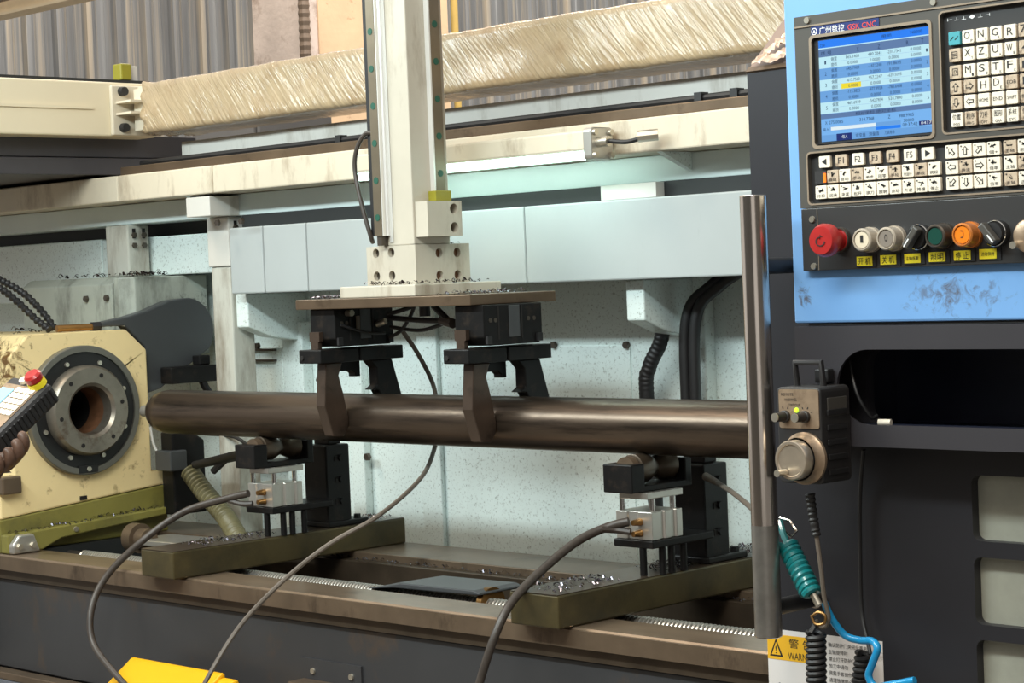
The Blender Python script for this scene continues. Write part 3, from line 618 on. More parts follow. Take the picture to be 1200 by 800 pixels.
# small bolted bracket on the front cover
bm = B(); box(bm, -2.84, -2.675, 2.274, 2.2778, 0.64, 0.742); br = O('bolted_bracket', bm, M['bedcover'], bed)
for p in ((-2.8044, 2.2740, 0.7205), (-2.7005, 2.2740, 0.7214)): bolt('bracket_screw', p, (0, -1, 0), 0.006, 0.003, M['zinc'], br, False)
bm = B(); box(bm, -2.83, -2.71, 2.235, 2.274, 0.690, 0.706); O('bracket_shelf', bm, M['rail_side'], br, bevel=0.002)
swarf('swarf', [(-3.3+0.2*i, -3.1+0.2*i, 2.652, 2.675, 0.846) for i in range(8)], 0.008, M['chip'], 'bright chips along the inner edge of the back rail', 40)
swarf('swarf', [(HX+0.001, HX+0.028, 2.28+0.105*i, 2.385+0.105*i, 0.9005+0.0045*i) for i in range(4)], 0.008, M['chip'], 'bright chips lying on the ledge under the headstock base', 45)

# ---------------------------------------------------------------- support beams across the bed
def make_beam(dx, yb, label):
    r = thing('support_beam', (-2.21+dx, 2.5, 0.8605), label, 'beam', 'oily beams laid across the bed')
    bm = B(); box(bm, -2.262+dx, -2.157+dx, 2.232, yb, 0.8605, 0.9125); O('bar', bm, M['olive'], r, bevel=0.003)
    bm = B(); box(bm, -2.260+dx, -2.159+dx, 2.2315, yb-0.001, 0.9126, 0.9134); O('oily_top', bm, M['beamtop'], r)
    return r
make_beam(0, 2.82, 'oily olive steel beam across the bed, the near one at the right')
make_beam(-0.993, 2.815, 'oily olive steel beam across the bed, the far one near the headstock')
swarf('swarf', [(-2.25, -2.17, 2.24, 2.40, 0.9135), (-2.25, -2.17, 2.50, 2.60, 0.9135), (-2.25, -2.17, 2.67, 2.81, 0.9135)], 0.008, M['chip'], 'dark bright chips on top of the near right support beam', 130)
swarf('swarf', [(-3.24, -3.16, 2.30, 2.50, 0.9135), (-3.24, -3.16, 2.69, 2.80, 0.9135)], 0.008, M['chip'], 'dark bright chips on top of the far left support beam', 130)

# ---------------------------------------------------------------- roller supports
def make_roller(label):
    r = thing('roller_support', (-2.2, 2.55, 0.9135), label, 'roller stand', 'black pneumatic roller stands')
    bk = M['blackened']
    bm = B(); box(bm, -2.238, -2.168, 2.600, 2.662, 0.9136, 1.078); cb = O('column', bm, bk, r, bevel=0.003)
    for z in (1.045, 1.002, 0.958):
        bm = B(); box(bm, -2.168, -2.1665, 2.622, 2.634, z, z+0.010); O('slot', bm, M['bore'], cb)
        bolt('slot_bolt', (-2.168, 2.636, z+0.006), (1, 0, 0), 0.007, 0.006, bk, cb)
    bm = B(); box(bm, -2.245, -2.160, 2.595, 2.70, 0.9136, 0.925); O('foot', bm, bk, r, bevel=0.003)
    bolt('foot_bolt', (-2.175, 2.682, 0.925), (0, 0, 1), 0.008, 0.008, bk, r)
    bm = B(); box(bm, -2.225, -2.18, 2.618, 2.650, 1.0785, 1.098); O('stop_block', bm, bk, r, bevel=0.002)
    bm = B(); prism(bm, [(2.420, 1.048), (2.420, 1.094), (2.452, 1.094), (2.452, 1.058), (2.552, 1.058), (2.552, 1.094), (2.568, 1.094), (2.568, 1.048)], 'X', -2.228, -2.166); O('yoke', bm, bk, r, bevel=0.002)
    bm = B(); lathe(bm, [(0, 0), (0, 0.008), (0.001, 0.008), (0.001, 0.013), (0.003, 0.013), (0.003, 0.022), (0.004, 0.024), (0.030, 0.024), (0.052, 0.0145), (0.074, 0.024), (0.092, 0.024), (0.092, 0)], (-2.197, 2.4535, 1.0835), (0, 1, 0), 28); O('roller', bm, M['beamtop'], r, smooth=True)
    bm = B(); cyl(bm, (-2.197, 2.440, 1.0835), (-2.197, 2.4533, 1.0835), 0.021, 24); O('roller_shaft', bm, M['rail_side'], r, smooth=True)
    bm = B()
    prism(bm, [(-2.230, 2.450), (-2.207, 2.450), (-2.204, 2.454), (-2.186, 2.454), (-2.183, 2.450), (-2.153, 2.450), (-2.153, 2.470), (-2.157, 2.473), (-2.157, 2.480), (-2.153, 2.483), (-2.153, 2.496), (-2.157, 2.499), (-2.157, 2.508), (-2.153, 2.511), (-2.153, 2.525), (-2.230, 2.525)], 'Z', 0.971, 1.016)
    cy = O('air_cylinder', bm, M['alu'], r, bevel=0.001)
    bm = B(); box(bm, -2.215, -2.156, 2.444, 2.532, 1.037, 1.0475); O('pusher_plate', bm, M['alu'], r, bevel=0.001)
    for x, y in ((-2.222, 2.458), (-2.165, 2.466), (-2.165, 2.516)):
        bm = B(); cyl(bm, (x, y, 1.016), (x, y, 1.048), 0.005, 12); O('guide_rod', bm, M['chrome'], r, smooth=True)
    bm = B(); box(bm, -2.234, -2.150, 2.446, 2.5995, 0.958, 0.9705); O('base_plate', bm, bk, r, bevel=0.002)
    for x, y in ((-2.176, 2.452), (-2.158, 2.478), (-2.158, 2.50), (-2.158, 2.53)):
        bm = B(); cyl(bm, (x, y, 0.9136), (x, y, 0.958), 0.006, 10); O('leg', bm, bk, r, smooth=True)
    for z in (1.000, 0.982):
        bm = B(); cyl(bm, (-2.178, 2.4495, z), (-2.178, 2.432, z), 0.0065, 10, 0.0045); O('air_fitting', bm, M['brass'], r, smooth=True)
    return r
ra = make_roller('black roller stand with silver air cylinder on the near right beam')
rb_ = shift(ra, (-0.992, 0.018, 0), 'black roller stand with silver air cylinder on the far left beam')
# ---------------------------------------------------------------- the pipe being turned
r = thing('steel_pipe', (-2.6, 2.5, 1.10), 'long dark steel pipe with a rounded left end held level by the grippers', 'pipe')
bm = B(); lathe(bm, [(0, 0.0), (0, 0.016), (0.004, 0.024), (0.014, 0.034), (0.030, 0.0415), (0.052, 0.0452), (0.06, 0.0455), (2.4, 0.0455), (2.4, 0.0)], (-3.572, 2.5, 1.1485), (1, 0, 0), 64); O('barrel', bm, M['rod'], r, smooth=True)
bm = B(); lathe(bm, [(0, 0), (0, 0.0105), (0.003, 0.0125), (0.036, 0.0125), (0.036, 0)], (-3.612, 2.5, 1.1485), (1, 0, 0), 24); O('stub', bm, M['alu'], r, smooth=True)
# ---------------------------------------------------------------- vertical ram of the gantry
ram = thing('gantry_ram', (-2.72, 2.48, 1.373), 'cream vertical gantry ram with guide rails on two faces and a bolted foot block', 'gantry ram')
bm = B(); box(bm, -2.770, -2.672, 2.436, 2.524, 1.464, 2.35); O('column', bm, M['ram'], ram, bevel=0.002)
bm = B(); box(bm, -2.735, -2.725, 2.4345, 2.4355, 1.47, 2.35); O('face_strip', bm, M['grey_paint'], ram)
# rails: one on the front face, one on the right face
bm = B(); prism(bm, [(-2.756, 2.4358), (-2.756, 2.418), (-2.7355, 2.418), (-2.7355, 2.4358)], 'Z', 1.482, 2.35); ra1 = O('guide_rail', bm, M['rail_top'], ram)
bm = B(); prism(bm, [(-2.7354, 2.419), (-2.7335, 2.419), (-2.7335, 2.425), (-2.7354, 2.427), (-2.7325, 2.430), (-2.7325, 2.4357), (-2.7354, 2.4357)], 'Z', 1.482, 2.35); O('rail_edge', bm, M['alu_bright'], ra1)
bm = B(); prism(bm, [(-2.6718, 2.484), (-2.660, 2.484), (-2.660, 2.506), (-2.6718, 2.506)], 'Z', 1.535, 2.35); ra2 = O('guide_rail', bm, M['rail_top'], ram)
bm = B(); box(bm, -2.6717, -2.6605, 2.4805, 2.4838, 1.535, 2.35); O('rail_edge', bm, M['alu_bright'], ra2)
for i in range(12):
    z = 1.515 + i*0.066
    bm = B(); cyl(bm, (-2.746, 2.418, z), (-2.746, 2.4172, z), 0.0062, 12); O('rail_plug', bm, M['green_plug'], ra1)
    if z > 1.56:
        bm = B(); cyl(bm, (-2.660, 2.495, z+0.008), (-2.6592, 2.495, z+0.008), 0.0062, 12); O('rail_plug', bm, M['green_plug'], ra2)
bm = B(); box(bm, -2.788, -2.7705, 2.438, 2.456, 1.483, 2.35); O('drag_strip', bm, M['rubber'], ram, bevel=0.001)
bm = B(); box(bm, -2.752, -2.740, 2.420, 2.4358, 1.465, 1.482); O('rail_end', bm, M['bolt'], ram)
bm = B(); plate(bm, [(2.441, 1.477), (2.524, 1.477), (2.524, 1.539), (2.441, 1.539)], [circ(2.505, 1.525, 0.0095), circ(2.505, 1.492, 0.0095)], 'X', -2.6719, -2.640)
sb = O('stop_block', bm, M['ram'], ram, bevel=0.0)
bm = B(); box(bm, -2.6715, -2.665, 2.49, 2.52, 1.48, 1.535); O('counterbore', bm, M['rust'], sb)
bm = B(); box(bm, -2.6719, -2.652, 2.474, 2.512, 1.5395, 1.558); O('rail_wiper', bm, M['lime'], ram, bevel=0.001)
fx0, fx1, fy0, fy1 = -2.800, -2.669, 2.435, 2.567
bm = B(); box(bm, fx0+0.014, fx1-0.014, fy0+0.014, fy1-0.001, 1.3945, 1.4635); fbk = O('foot_block', bm, M['ram'], ram)
bm = B(); plate(bm, [(fx0, 1.3945), (fx1-0.0002, 1.3945), (fx1-0.0002, 1.464), (fx0, 1.464)], [circ(x, z, 0.0085) for x in (-2.774, -2.733) for z in (1.452, 1.411)], 'Y', fy0, fy0+0.0138); O('face_plate', bm, M['ram'], fbk)
bm = B(); plate(bm, [(fy0+0.0002, 1.3945), (fy1, 1.3945), (fy1, 1.464), (fy0+0.0002, 1.464)], [circ(y, z, 0.0085) for y in (2.492, 2.536) for z in (1.448, 1.408)], 'X', fx1-0.0138, fx1); O('face_plate', bm, M['ram'], fbk)
for x in (-2.774, -2.733):
    for z in (1.452, 1.411):
        bm = B(); cyl(bm, (x, fy0+0.0139, z), (x, fy0+0.008, z), 0.008, 12); O('socket_bolt', bm, M['bolt'], fbk)
for y in (2.492, 2.536):
    for z in (1.448, 1.408):
        bm = B(); cyl(bm, (fx1-0.0139, y, z), (fx1-0.008, y, z), 0.008, 12); O('socket_bolt', bm, M['rust'], fbk)
bm = B(); box(bm, -2.842, -2.640, 2.404, 2.616, 1.3735, 1.394); O('flange', bm, M['ram'], ram, bevel=0.002)
bm = B(); box(bm, -2.962, -2.495, 2.397, 2.606, 1.3548, 1.3732); O('gripper_plate', bm, M['brown_steel'], ram, bevel=0.0015)
bm = B(); tube(bm, [(-2.7651, 2.4400, 1.6670), (-2.7896, 2.4350, 1.6673), (-2.8090, 2.4300, 1.6410), (-2.8162, 2.4300, 1.6030), (-2.8013, 2.4300, 1.5406), (-2.7872, 2.4350, 1.4861), (-2.7925, 2.4450, 1.4723)], 0.0042, 8)
tag(O('ram_cable', bm, M['hose'], smooth=True), 'thin black cable looping down the left side of the ram', 'cable')
swarf('swarf', [(-2.93, -2.85, 2.40, 2.44, 1.3733), (-2.635, -2.51, 2.42, 2.58, 1.3733)], 0.008, M['chip'], 'bright chips scattered on the gripper plate', 110)
swarf('swarf', [(-2.665, -2.643, 2.42, 2.60, 1.3942), (-2.79, -2.66, 2.415, 2.433, 1.3942)], 0.008, M['chip_dark'], 'dark chips on the cream flange under the ram foot', 60)
swarf('swarf', [(-2.79, -2.68, 2.445, 2.56, 1.4642)], 0.007, M['chip_dark'], 'fine dark chips on top of the ram foot block', 60)
# ---------------------------------------------------------------- two pneumatic grippers
def make_gripper(label):
    r = thing('pipe_gripper', (-2.9, 2.49, 1.1), label, 'gripper', 'black grippers under the ram plate')
    bk = M['blackened']
    bm = B(); prism(bm, [(2.414, 1.3545), (2.414, 1.300), (2.428, 1.285), (2.548, 1.285), (2.556, 1.300), (2.556, 1.3545)], 'X', -2.942, -2.8715); bd = O('body', bm, bk, r, bevel=0.002)
    for y0 in (2.448, 2.480, 2.504):
        bm = B(); box(bm, -2.8714, -2.8706, y0, y0+0.003, 1.295, 1.352); O('body_seam', bm, M['bore'], bd)
    bm = B(); box(bm, -2.8714, -2.870, 2.474, 2.500, 1.298, 1.352); O('side_cover', bm, M['gun'], bd, bevel=0.001)
    for y in (2.430, 2.442, 2.522, 2.536): 
        bm = B(); cyl(bm, (-2.8714, y, 1.328), (-2.8705, y, 1.328), 0.0038, 10); O('port', bm, M['bolt'], bd)
    for y in (2.422, 2.545):
        bm = B(); box(bm, -2.8714, -2.866, y-0.005, y+0.006, 1.288, 1.302); O('corner_bolt', bm, M['rubber'], bd)
    # front jaw: T key, carrier and curved finger; rear jaw likewise
    bm = B(); prism(bm, [(-2.931, 1.281), (-2.911, 1.281), (-2.911, 1.294), (-2.907, 1.296), (-2.907, 1.313), (-2.935, 1.313), (-2.935, 1.296), (-2.931, 1.294)], 'Y', 2.405, 2.4138); O('t_key', bm, M['jaw'], r)
    bm = B(); box(bm, -2.945, -2.882, 2.386, 2.478, 1.256, 1.281); jc = O('jaw_carrier', bm, bk, r, bevel=0.002)
    bolt('carrier_screw', (-2.935, 2.386, 1.266), (0, -1, 0), 0.005, 0.002, M['bore'], jc)
    bm = B(); prism(bm, [(2.404, 1.2558), (2.397, 1.178), (2.415, 1.121), (2.440, 1.119), (2.451, 1.134), (2.4535, 1.150), (2.444, 1.196), (2.434, 1.232), (2.444, 1.2558)], 'X', -2.915, -2.890); O('jaw_finger', bm, M['jaw'], r, bevel=0.002)
    bm = B(); box(bm, -2.945, -2.882, 2.482, 2.588, 1.256, 1.281); O('jaw_carrier', bm, bk, r, bevel=0.002)
    bm = B(); prism(bm, [(2.566, 1.2558), (2.590, 1.178), (2.583, 1.121), (2.562, 1.119), (2.549, 1.134), (2.5465, 1.150), (2.547, 1.172), (2.530, 1.199), (2.514, 1.200), (2.528, 1.208), (2.528, 1.240), (2.512, 1.2558)], 'X', -2.915, -2.890); O('jaw_finger', bm, bk, r, bevel=0.002)
    bm = B(); prism(bm, [(2.445, 1.2558), (2.445, 1.226), (2.454, 1.226), (2.454, 1.234), (2.462, 1.238), (2.490, 1.238), (2.498, 1.232), (2.498, 1.226), (2.510, 1.226), (2.510, 1.2558)], 'X', -2.938, -2.918); O('jaw_bridge', bm, bk, r, bevel=0.001)
    return r
g1 = make_gripper('left of the two black grippers, its air fittings showing, clamped on the pipe')
gr = []
for nm, p, q, rr, m_ in (('air_fitting', (-2.8714, 2.443, 1.345), (-2.857, 2.443, 1.345), 0.006, 'zinc'), ('air_fitting', (-2.8714, 2.508, 1.318), (-2.852, 2.512, 1.322), 0.006, 'zinc')):
    pass
g2 = shift(g1, (0.389, 0, 0), 'right of the two black grippers, clamped on the pipe under the ram plate')
for p, q in (((-2.8705, 2.443, 1.346), (-2.856, 2.443, 1.346)), ((-2.870, 2.515, 1.322), (-2.852, 2.520, 1.328))):
    bm = B(); cyl(bm, p, q, 0.006, 10); O('air_fitting', bm, M['zinc'], g1, smooth=True)
bm = B(); box(bm, -2.870, -2.866, 2.463, 2.470, 1.312, 1.340); O('sensor', bm, M['grey_cable'], g1)
bm = B(); tube(bm, [(-2.868, 2.425, 1.325), (-2.862, 2.45, 1.316), (-2.862, 2.49, 1.307), (-2.866, 2.53, 1.305)], 0.0025); O('sensor_lead', bm, M['rubber'], g1, smooth=True)
# hoses between the grippers
hs_ = [([(-2.8209, 2.5000, 1.3409), (-2.7736, 2.5000, 1.3495), (-2.7047, 2.4900, 1.3625), (-2.6492, 2.4800, 1.3633)], 0.004, 'black air hose arching up between the grippers under the plate'),
       ([(-2.8213, 2.5000, 1.3347), (-2.7294, 2.4900, 1.3292), (-2.6624, 2.4800, 1.3272), (-2.6233, 2.4700, 1.3241)], 0.005, 'thick black air hose running straight between the two grippers'),
       ([(-2.8154, 2.5000, 1.3173), (-2.7415, 2.5000, 1.3103), (-2.6696, 2.4800, 1.3182), (-2.6275, 2.4700, 1.3272)], 0.0035, 'lower black air hose sagging between the two grippers'),
       ([(-2.8302, 2.5100, 1.2981), (-2.7876, 2.5000, 1.3108), (-2.7630, 2.5000, 1.3338), (-2.7369, 2.4900, 1.3555)], 0.0035, 'short black air hose rising from the left gripper to the plate'),
       ([(-2.6548, 2.4600, 1.3551), (-2.6336, 2.4600, 1.3397), (-2.6127, 2.4600, 1.3244)], 0.006, 'short thick black hose beside the right gripper')]
for pts, rr, lab in hs_:
    bm = B(); tube(bm, pts, rr, 8); tag(O('air_hose', bm, M['rubber'], smooth=True), lab, 'hose')
r = thing('hose_clamp', (-2.6321, 2.4700, 1.3227), 'dusty hose junction at the left side of the right gripper', 'connector')
bm = B(); cyl(bm, (-2.6396, 2.4650, 1.3290), (-2.6009, 2.4550, 1.3230), 0.009, 8); O('junction', bm, M['hose'], r)
bm = B(); cyl(bm, (-2.70, 2.48, 1.336), (-2.70, 2.48, 1.3546), 0.010, 12); O('port_block', bm, M['rubber'], r)
# ---------------------------------------------------------------- long hoses in front of the machine
bm = B(); tube(bm, [(-2.8544, 2.5600, 1.3118), (-2.8374, 2.5850, 1.2625), (-2.8257, 2.6100, 1.2017), (-2.8284, 2.6200, 1.1398), (-2.8169, 2.6000, 1.0903), (-2.7510, 2.5000, 1.0418), (-2.7075, 2.3600, 0.9927), (-2.7546, 2.2800, 0.9466), (-2.8142, 2.2200, 0.8842), (-2.8628, 2.1600, 0.8093), (-2.8736, 2.0900, 0.7226), (-2.8789, 2.0700, 0.6811)], 0.0042, 8, 10)
tag(O('sensor_cable', bm, M['grey_cable'], smooth=True), 'long thin grey cable hanging from the grippers behind the pipe and down the bed front', 'cable')
bm = B(); tube(bm, [(-3.1849, 2.4400, 0.9997), (-3.2386, 2.4200, 0.9875), (-3.3177, 2.3800, 0.9625), (-3.3665, 2.3100, 0.9086), (-3.3550, 2.2200, 0.8539), (-3.3369, 2.1700, 0.7963), (-3.3028, 2.1500, 0.7373), (-3.1926, 2.1300, 0.6879), (-3.1123, 2.1200, 0.6594)], (0.0075, 0.0062), 10, 10)
tag(O('air_hose', bm, M['hose'], smooth=True), 'thick dusty hose curving from the far left roller stand over the bed front', 'hose')
bm = B(); tube(bm, [(-3.1806, 2.4460, 0.9792), (-3.2015, 2.4350, 0.9794), (-3.2289, 2.4250, 0.9858)], 0.0055, 8); tag(O('air_hose', bm, M['hose'], smooth=True), 'short lower branch hose at the far left roller stand', 'hose')
bm = B(); tube(bm, [(-2.1843, 2.4300, 1.0023), (-2.2164, 2.4100, 0.9931), (-2.2361, 2.3600, 0.9745), (-2.2362, 2.2800, 0.9398), (-2.2246, 2.2000, 0.9024), (-2.2240, 2.1600, 0.8559), (-2.2410, 2.1400, 0.7855), (-2.2459, 2.1300, 0.7474)], (0.0075, 0.0065), 10, 10)
tag(O('air_hose', bm, M['hose'], smooth=True), 'thick black hose curving from the near right roller stand over the bed front', 'hose')
bm = B(); tube(bm, [(-2.1815, 2.4300, 0.9860), (-2.2035, 2.4200, 0.9886), (-2.2166, 2.4000, 0.9915)], 0.0055, 8); tag(O('air_hose', bm, M['hose'], smooth=True), 'short lower branch hose at the near right roller stand', 'hose')
r = thing('sensor_plug', (-2.1500, 2.5900, 1.0537), 'dusty cable plug and lead on the near right roller column', 'plug')
bm = B(); cyl(bm, (-2.1567, 2.5920, 1.0602), (-2.1121, 2.5700, 1.0531), 0.007, 10, 0.005); O('plug', bm, M['grey_cable'], r, smooth=True)
bm = B(); tube(bm, [(-2.1173, 2.5720, 1.0540), (-2.0244, 2.5000, 1.0477), (-1.9040, 2.4000, 1.0356), (-1.7957, 2.3000, 1.0158)], 0.0042); O('lead', bm, M['grey_cable'], r, smooth=True)
bm = B(); tube(bm, [(-3.8070, 2.8000, 1.0705), (-3.5638, 2.7000, 1.0777), (-3.3878, 2.6200, 1.0571)], 0.004); tag(O('lead_wire', bm, M['rubber'], smooth=True), 'thin dark wire behind the far left roller stand', 'wire')
r = thing('coolant_nozzle', (-3.6439, 2.7000, 1.0285), 'black coolant nozzle with ragged swarf poking out left of the far roller stand', 'nozzle')
bm = B(); cyl(bm, (-3.6591, 2.6600, 1.0167), (-3.4022, 2.6200, 1.0566), 0.009, 10, 0.012); O('nozzle', bm, M['rubber'], r, smooth=True)
bm = B(); cyl(bm, (-3.5649, 2.6400, 1.0091), (-3.5154, 2.6500, 1.0448), 0.008, 8); O('valve', bm, M['rubber'], r)
# yellow box below
r = thing('yellow_box', (-3.1, 2.17, 0.616), 'bright yellow sheet metal box with a sloping lid at the foot of the bed front', 'box')
a0, a1, a2, a3 = Vector((-3.2884, 2.2250, 0.7024)), Vector((-3.0577, 2.2250, 0.6995)), Vector((-3.0012, 2.2250, 0.6963)), Vector((-2.9562, 2.2250, 0.6905))
top = a0.z
bm = B(); x0_, x1_ = a0.x, a2.x
prism(bm, [(2.23, 0.30), (2.23, top), (2.222, top+0.001), (2.10, top-0.085), (2.09, 0.30)], 'X', x0_, x1_); O('body', bm, M['yellow_box'], r, bevel=0.006)
bm = B(); prism(bm, [(2.228, 0.30), (2.228, top-0.006), (2.215, top-0.006), (2.10, top-0.09), (2.092, 0.30)], 'X', x1_+0.001, x1_+0.045); O('side_cap', bm, M['yellow_box'], r, bevel=0.012)
bm = B(); p_ = Vector((x0_+0.10, 2.155, top-0.0455)); cyl(bm, p_, p_+Vector((0, -0.004, 0.005)), 0.007, 10); O('knob', bm, M['rubber'], r)
bm = B(); box(bm, x0_, x1_+0.045, 2.09, 2.232, 0.001, 0.2995); O('stand', bm, M['black'], r, bevel=0.003)
# ---------------------------------------------------------------- sliding door
door = thing('sliding_door', (-1.3, 2.07, 0), 'charcoal sliding machine door with three viewing panes and an open pocket', 'machine door')
DY = 2.06
wins = [(1.071, 1.148), (0.973, 1.052), (0.872, 0.955)]
bm = B(); plate(bm, [(-1.622, 0.12), (-0.90, 0.12), (-0.90, 1.648), (-1.622, 1.648)], [rrect(-1.313, -0.96, a, b, 0.010) for a, b in wins] + [rrect(-1.455, -0.93, 1.200, 1.300, 0.03)], 'Y', DY, DY+0.014)
O('door_skin', bm, M['door'], door)
bm = B(); box(bm, -1.622, -1.608, DY+0.0141, DY+0.05, 0.12, 1.648); O('door_return', bm, M['door'], door)
for a, b in wins:
    bm = B(); box(bm, -1.33, -0.94, DY+0.0145, DY+0.021, a-0.012, b+0.012); O('viewing_pane', bm, M['glass'], door)
bm = B(); box(bm, -1.33, -0.94, DY+0.03, DY+0.034, 0.80, 1.17); O('pane_backing', bm, M['cabinet'], door)
# hood sloping up and back over the door, with torn film on it
bm = B(); prism(bm, [(DY, 1.6485), (DY+0.16, 1.79), (DY+0.17, 1.785), (DY+0.014, 1.6485)], 'X', -1.622, -0.90); hood = O('sloped_hood', bm, M['film_brown'], door, bevel=0.001)
bm = B(); prism(bm, [(DY-0.003, 1.6475), (DY+0.003, 1.6535), (DY+0.005, 1.6515), (DY, 1.6455)], 'X', -1.622, -1.53); O('hood_lip', bm, M['brown_steel'], door)
bm = B(); n1, n2 = 26, 18
g = [[None]*(n2+1) for _ in range(n1+1)]
for i in range(n1+1):
    for j in range(n2+1):
        t = 0.003 + 0.075*j/n2; x = -1.615 + 0.10*i/n1 + random.uniform(-1, 1)*0.0012 + 0.028*(j/n2)*(1 - i/n1)
        h = 0.003 + 0.005*abs(math.sin(i*0.9+j*0.7)*math.sin(j*1.3-i*0.4)) + random.uniform(0, 0.003)
        g[i][j] = bm.verts.new((x, DY+t*0.749 - h*0.66, 1.650+t*0.662 + h*0.75))
for i in range(n1):
    for j in range(n2):
        if (math.sin(i*0.7+1)+math.cos(j*0.8-i*0.25)) > -0.9: bm.faces.new((g[i][j], g[i+1][j], g[i+1][j+1], g[i][j+1]))
tag(O('torn_film', bm, mat('crinkled_film', (214, 184, 160), 0.25, vary=0.25, vscale=60, coat=0.5)), 'crumpled scrap of torn film on the sloping hood beside the control panel', 'film scrap', kind='stuff')
# pocket panel under the control box
px0, px1, pz0, pz1 = -1.516, -0.94, 1.183, 1.326
bm = B(); st = rrect(-1.456, -0.96, 1.209, 1.298, 0.0440, 8)
plate(bm, [(px0, pz0), (px1, pz0), (px1, pz1), (px0, pz1)], [st], 'Y', 2.0, 2.004); O('pocket_panel', bm, M['lower'], door)
for a in ((px0, px1, pz1-0.004, pz1), (px0, px1, pz0, pz0+0.004)):
    bm = B(); box(bm, a[0], a[1], 2.0041, DY-0.0005, a[2], a[3]); O('panel_return', bm, M['lower'], door)
bm = B(); box(bm, px0, px0+0.004, 2.0041, DY-0.0005, pz0+0.004, pz1-0.004); O('panel_return', bm, M['lower'], door)
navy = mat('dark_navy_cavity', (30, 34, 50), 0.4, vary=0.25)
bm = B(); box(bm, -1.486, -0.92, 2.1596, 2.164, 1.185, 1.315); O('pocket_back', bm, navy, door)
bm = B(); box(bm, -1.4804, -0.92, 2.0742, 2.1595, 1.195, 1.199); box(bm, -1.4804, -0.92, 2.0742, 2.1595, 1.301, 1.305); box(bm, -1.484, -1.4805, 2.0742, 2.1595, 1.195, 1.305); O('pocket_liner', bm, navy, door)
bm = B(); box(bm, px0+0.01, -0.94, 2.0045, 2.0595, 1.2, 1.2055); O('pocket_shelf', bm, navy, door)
bm = B(); tube(bm, [(-1.4586, 2.0300, 1.2857), (-1.4420, 2.0200, 1.2454), (-1.4305, 2.0300, 1.2162), (-1.4277, 2.0400, 1.2165)], 0.0022); tag(O('pocket_wire', bm, M['rubber'], smooth=True), 'thin black wire hanging inside the left end of the door pocket', 'wire')
bm = B(); q = (-1.4116, 2.0200, 1.2102); cyl(bm, (q[0], 2.02, 1.2105), (q[0]+0.016, 2.022, 1.2105), 0.004, 10); bmb = O('paper_stub', bm, M['key'], smooth=True); tag(bmb, 'small pale rolled stub lying in the door pocket', 'stub')
# stainless grab pole with its two brackets
r = thing('door_handle_pole', (-1.541, 1.96, 0.95), 'upright stainless steel grab pole standing off the left edge of the door', 'door pole')
bm = B(); lathe(bm, [(0, 0), (0, 0.0150), (0.001, 0.0165), (0.535, 0.0165), (0.536, 0.0150), (0.536, 0)], (-1.541, 1.96, 0.951), (0, 0, 1), 32); O('pole', bm, M['pole'], r, smooth=True)
bm = B(); lathe(bm, [(0, 0.0167), (0.135, 0.0167)], (-1.541, 1.96, 0.953), (0, 0, 1), 32); O('worn_sleeve', bm, mat('scuffed_grey_steel', (150, 146, 140), 0.35, 0.8, vary=0.2, vscale=30), r, smooth=True)
for z in (1.401, 0.985):
    bm = B(); cyl(bm, (-1.541, 1.972, z), (-1.541, DY-0.001, z), 0.010, 20); O('standoff', bm, M['rubber'], r, smooth=True)
    bm = B(); lathe(bm, [(0, 0.0105), (0, 0.0125), (0.004, 0.0125), (0.004, 0.0105)], (-1.541, DY-0.006, z), (0, 1, 0), 24); O('standoff_ring', bm, M['pole'], r, smooth=True)
# warning sticker low on the door
ws = thing('warning_sticker', (-1.53, DY-0.0005, 0.80), 'grubby white warning sticker with a yellow heading at the foot of the door', 'sticker')
SY = DY-0.0006
z1 = 0.9395
def sx(px): return px
bm = B(); box(bm, -1.6215, -1.445, SY, DY-0.0001, 0.80, z1); O('sheet', bm, M['label_white'], ws)
bm = B(); box(bm, -1.6215, -1.535, SY-0.0003, SY-0.0001, 0.901, 0.933); O('heading', bm, M['warn'], ws)
TY = SY-0.0005
polys('warning_triangle', [[(-1.618, 0.905), (-1.597, 0.905), (-1.6075, 0.928)]], M['ink'], ws, TY)
polys('triangle_field', [[(-1.6145, 0.907), (-1.6005, 0.907), (-1.6075, 0.9235)]], M['warn'], ws, TY-0.0002)
text('triangle_mark', '!', M['ink'], ws, -1.6075, TY-0.0004, 0.9135, 0.002, 0.010)
text('heading_text', '警 告', M['ink'], ws, -1.569, TY, 0.9235, 0.036, 0.012)
text('heading_text', 'WARNING', M['ink'], ws, -1.566, TY, 0.9075, 0.046, 0.009)
rows = ['确认防护门关闭后再启动', '主轴旋转时', '禁止打开防护门或触摸工件', '加工中请勿', '佩戴手套操作本机床设备', '清理铁屑前必须停止', '主轴 并关闭 电源开关', '操作前请仔细阅读说明书', '非专业人员请勿打开电箱']
for i, s in enumerate(rows):
    z = 0.928 - i*0.0088 - (0.006 if i > 6 else 0)
    text('text_line', s, M['ink'], ws, -1.526+len(s)*0.0029, TY, z, len(s)*0.0058, 0.0056)
polys('hazard_figure', [[(-1.612, 0.868), (-1.603, 0.872), (-1.600, 0.84), (-1.610, 0.835)], [(-1.597, 0.866), (-1.590, 0.868), (-1.588, 0.84), (-1.596, 0.838)], [(-1.585, 0.868), (-1.570, 0.846), (-1.573, 0.844), (-1.587, 0.865)], [(-1.582, 0.846), (-1.562, 0.856), (-1.562, 0.853), (-1.582, 0.842)]], M['ink'], ws, TY)

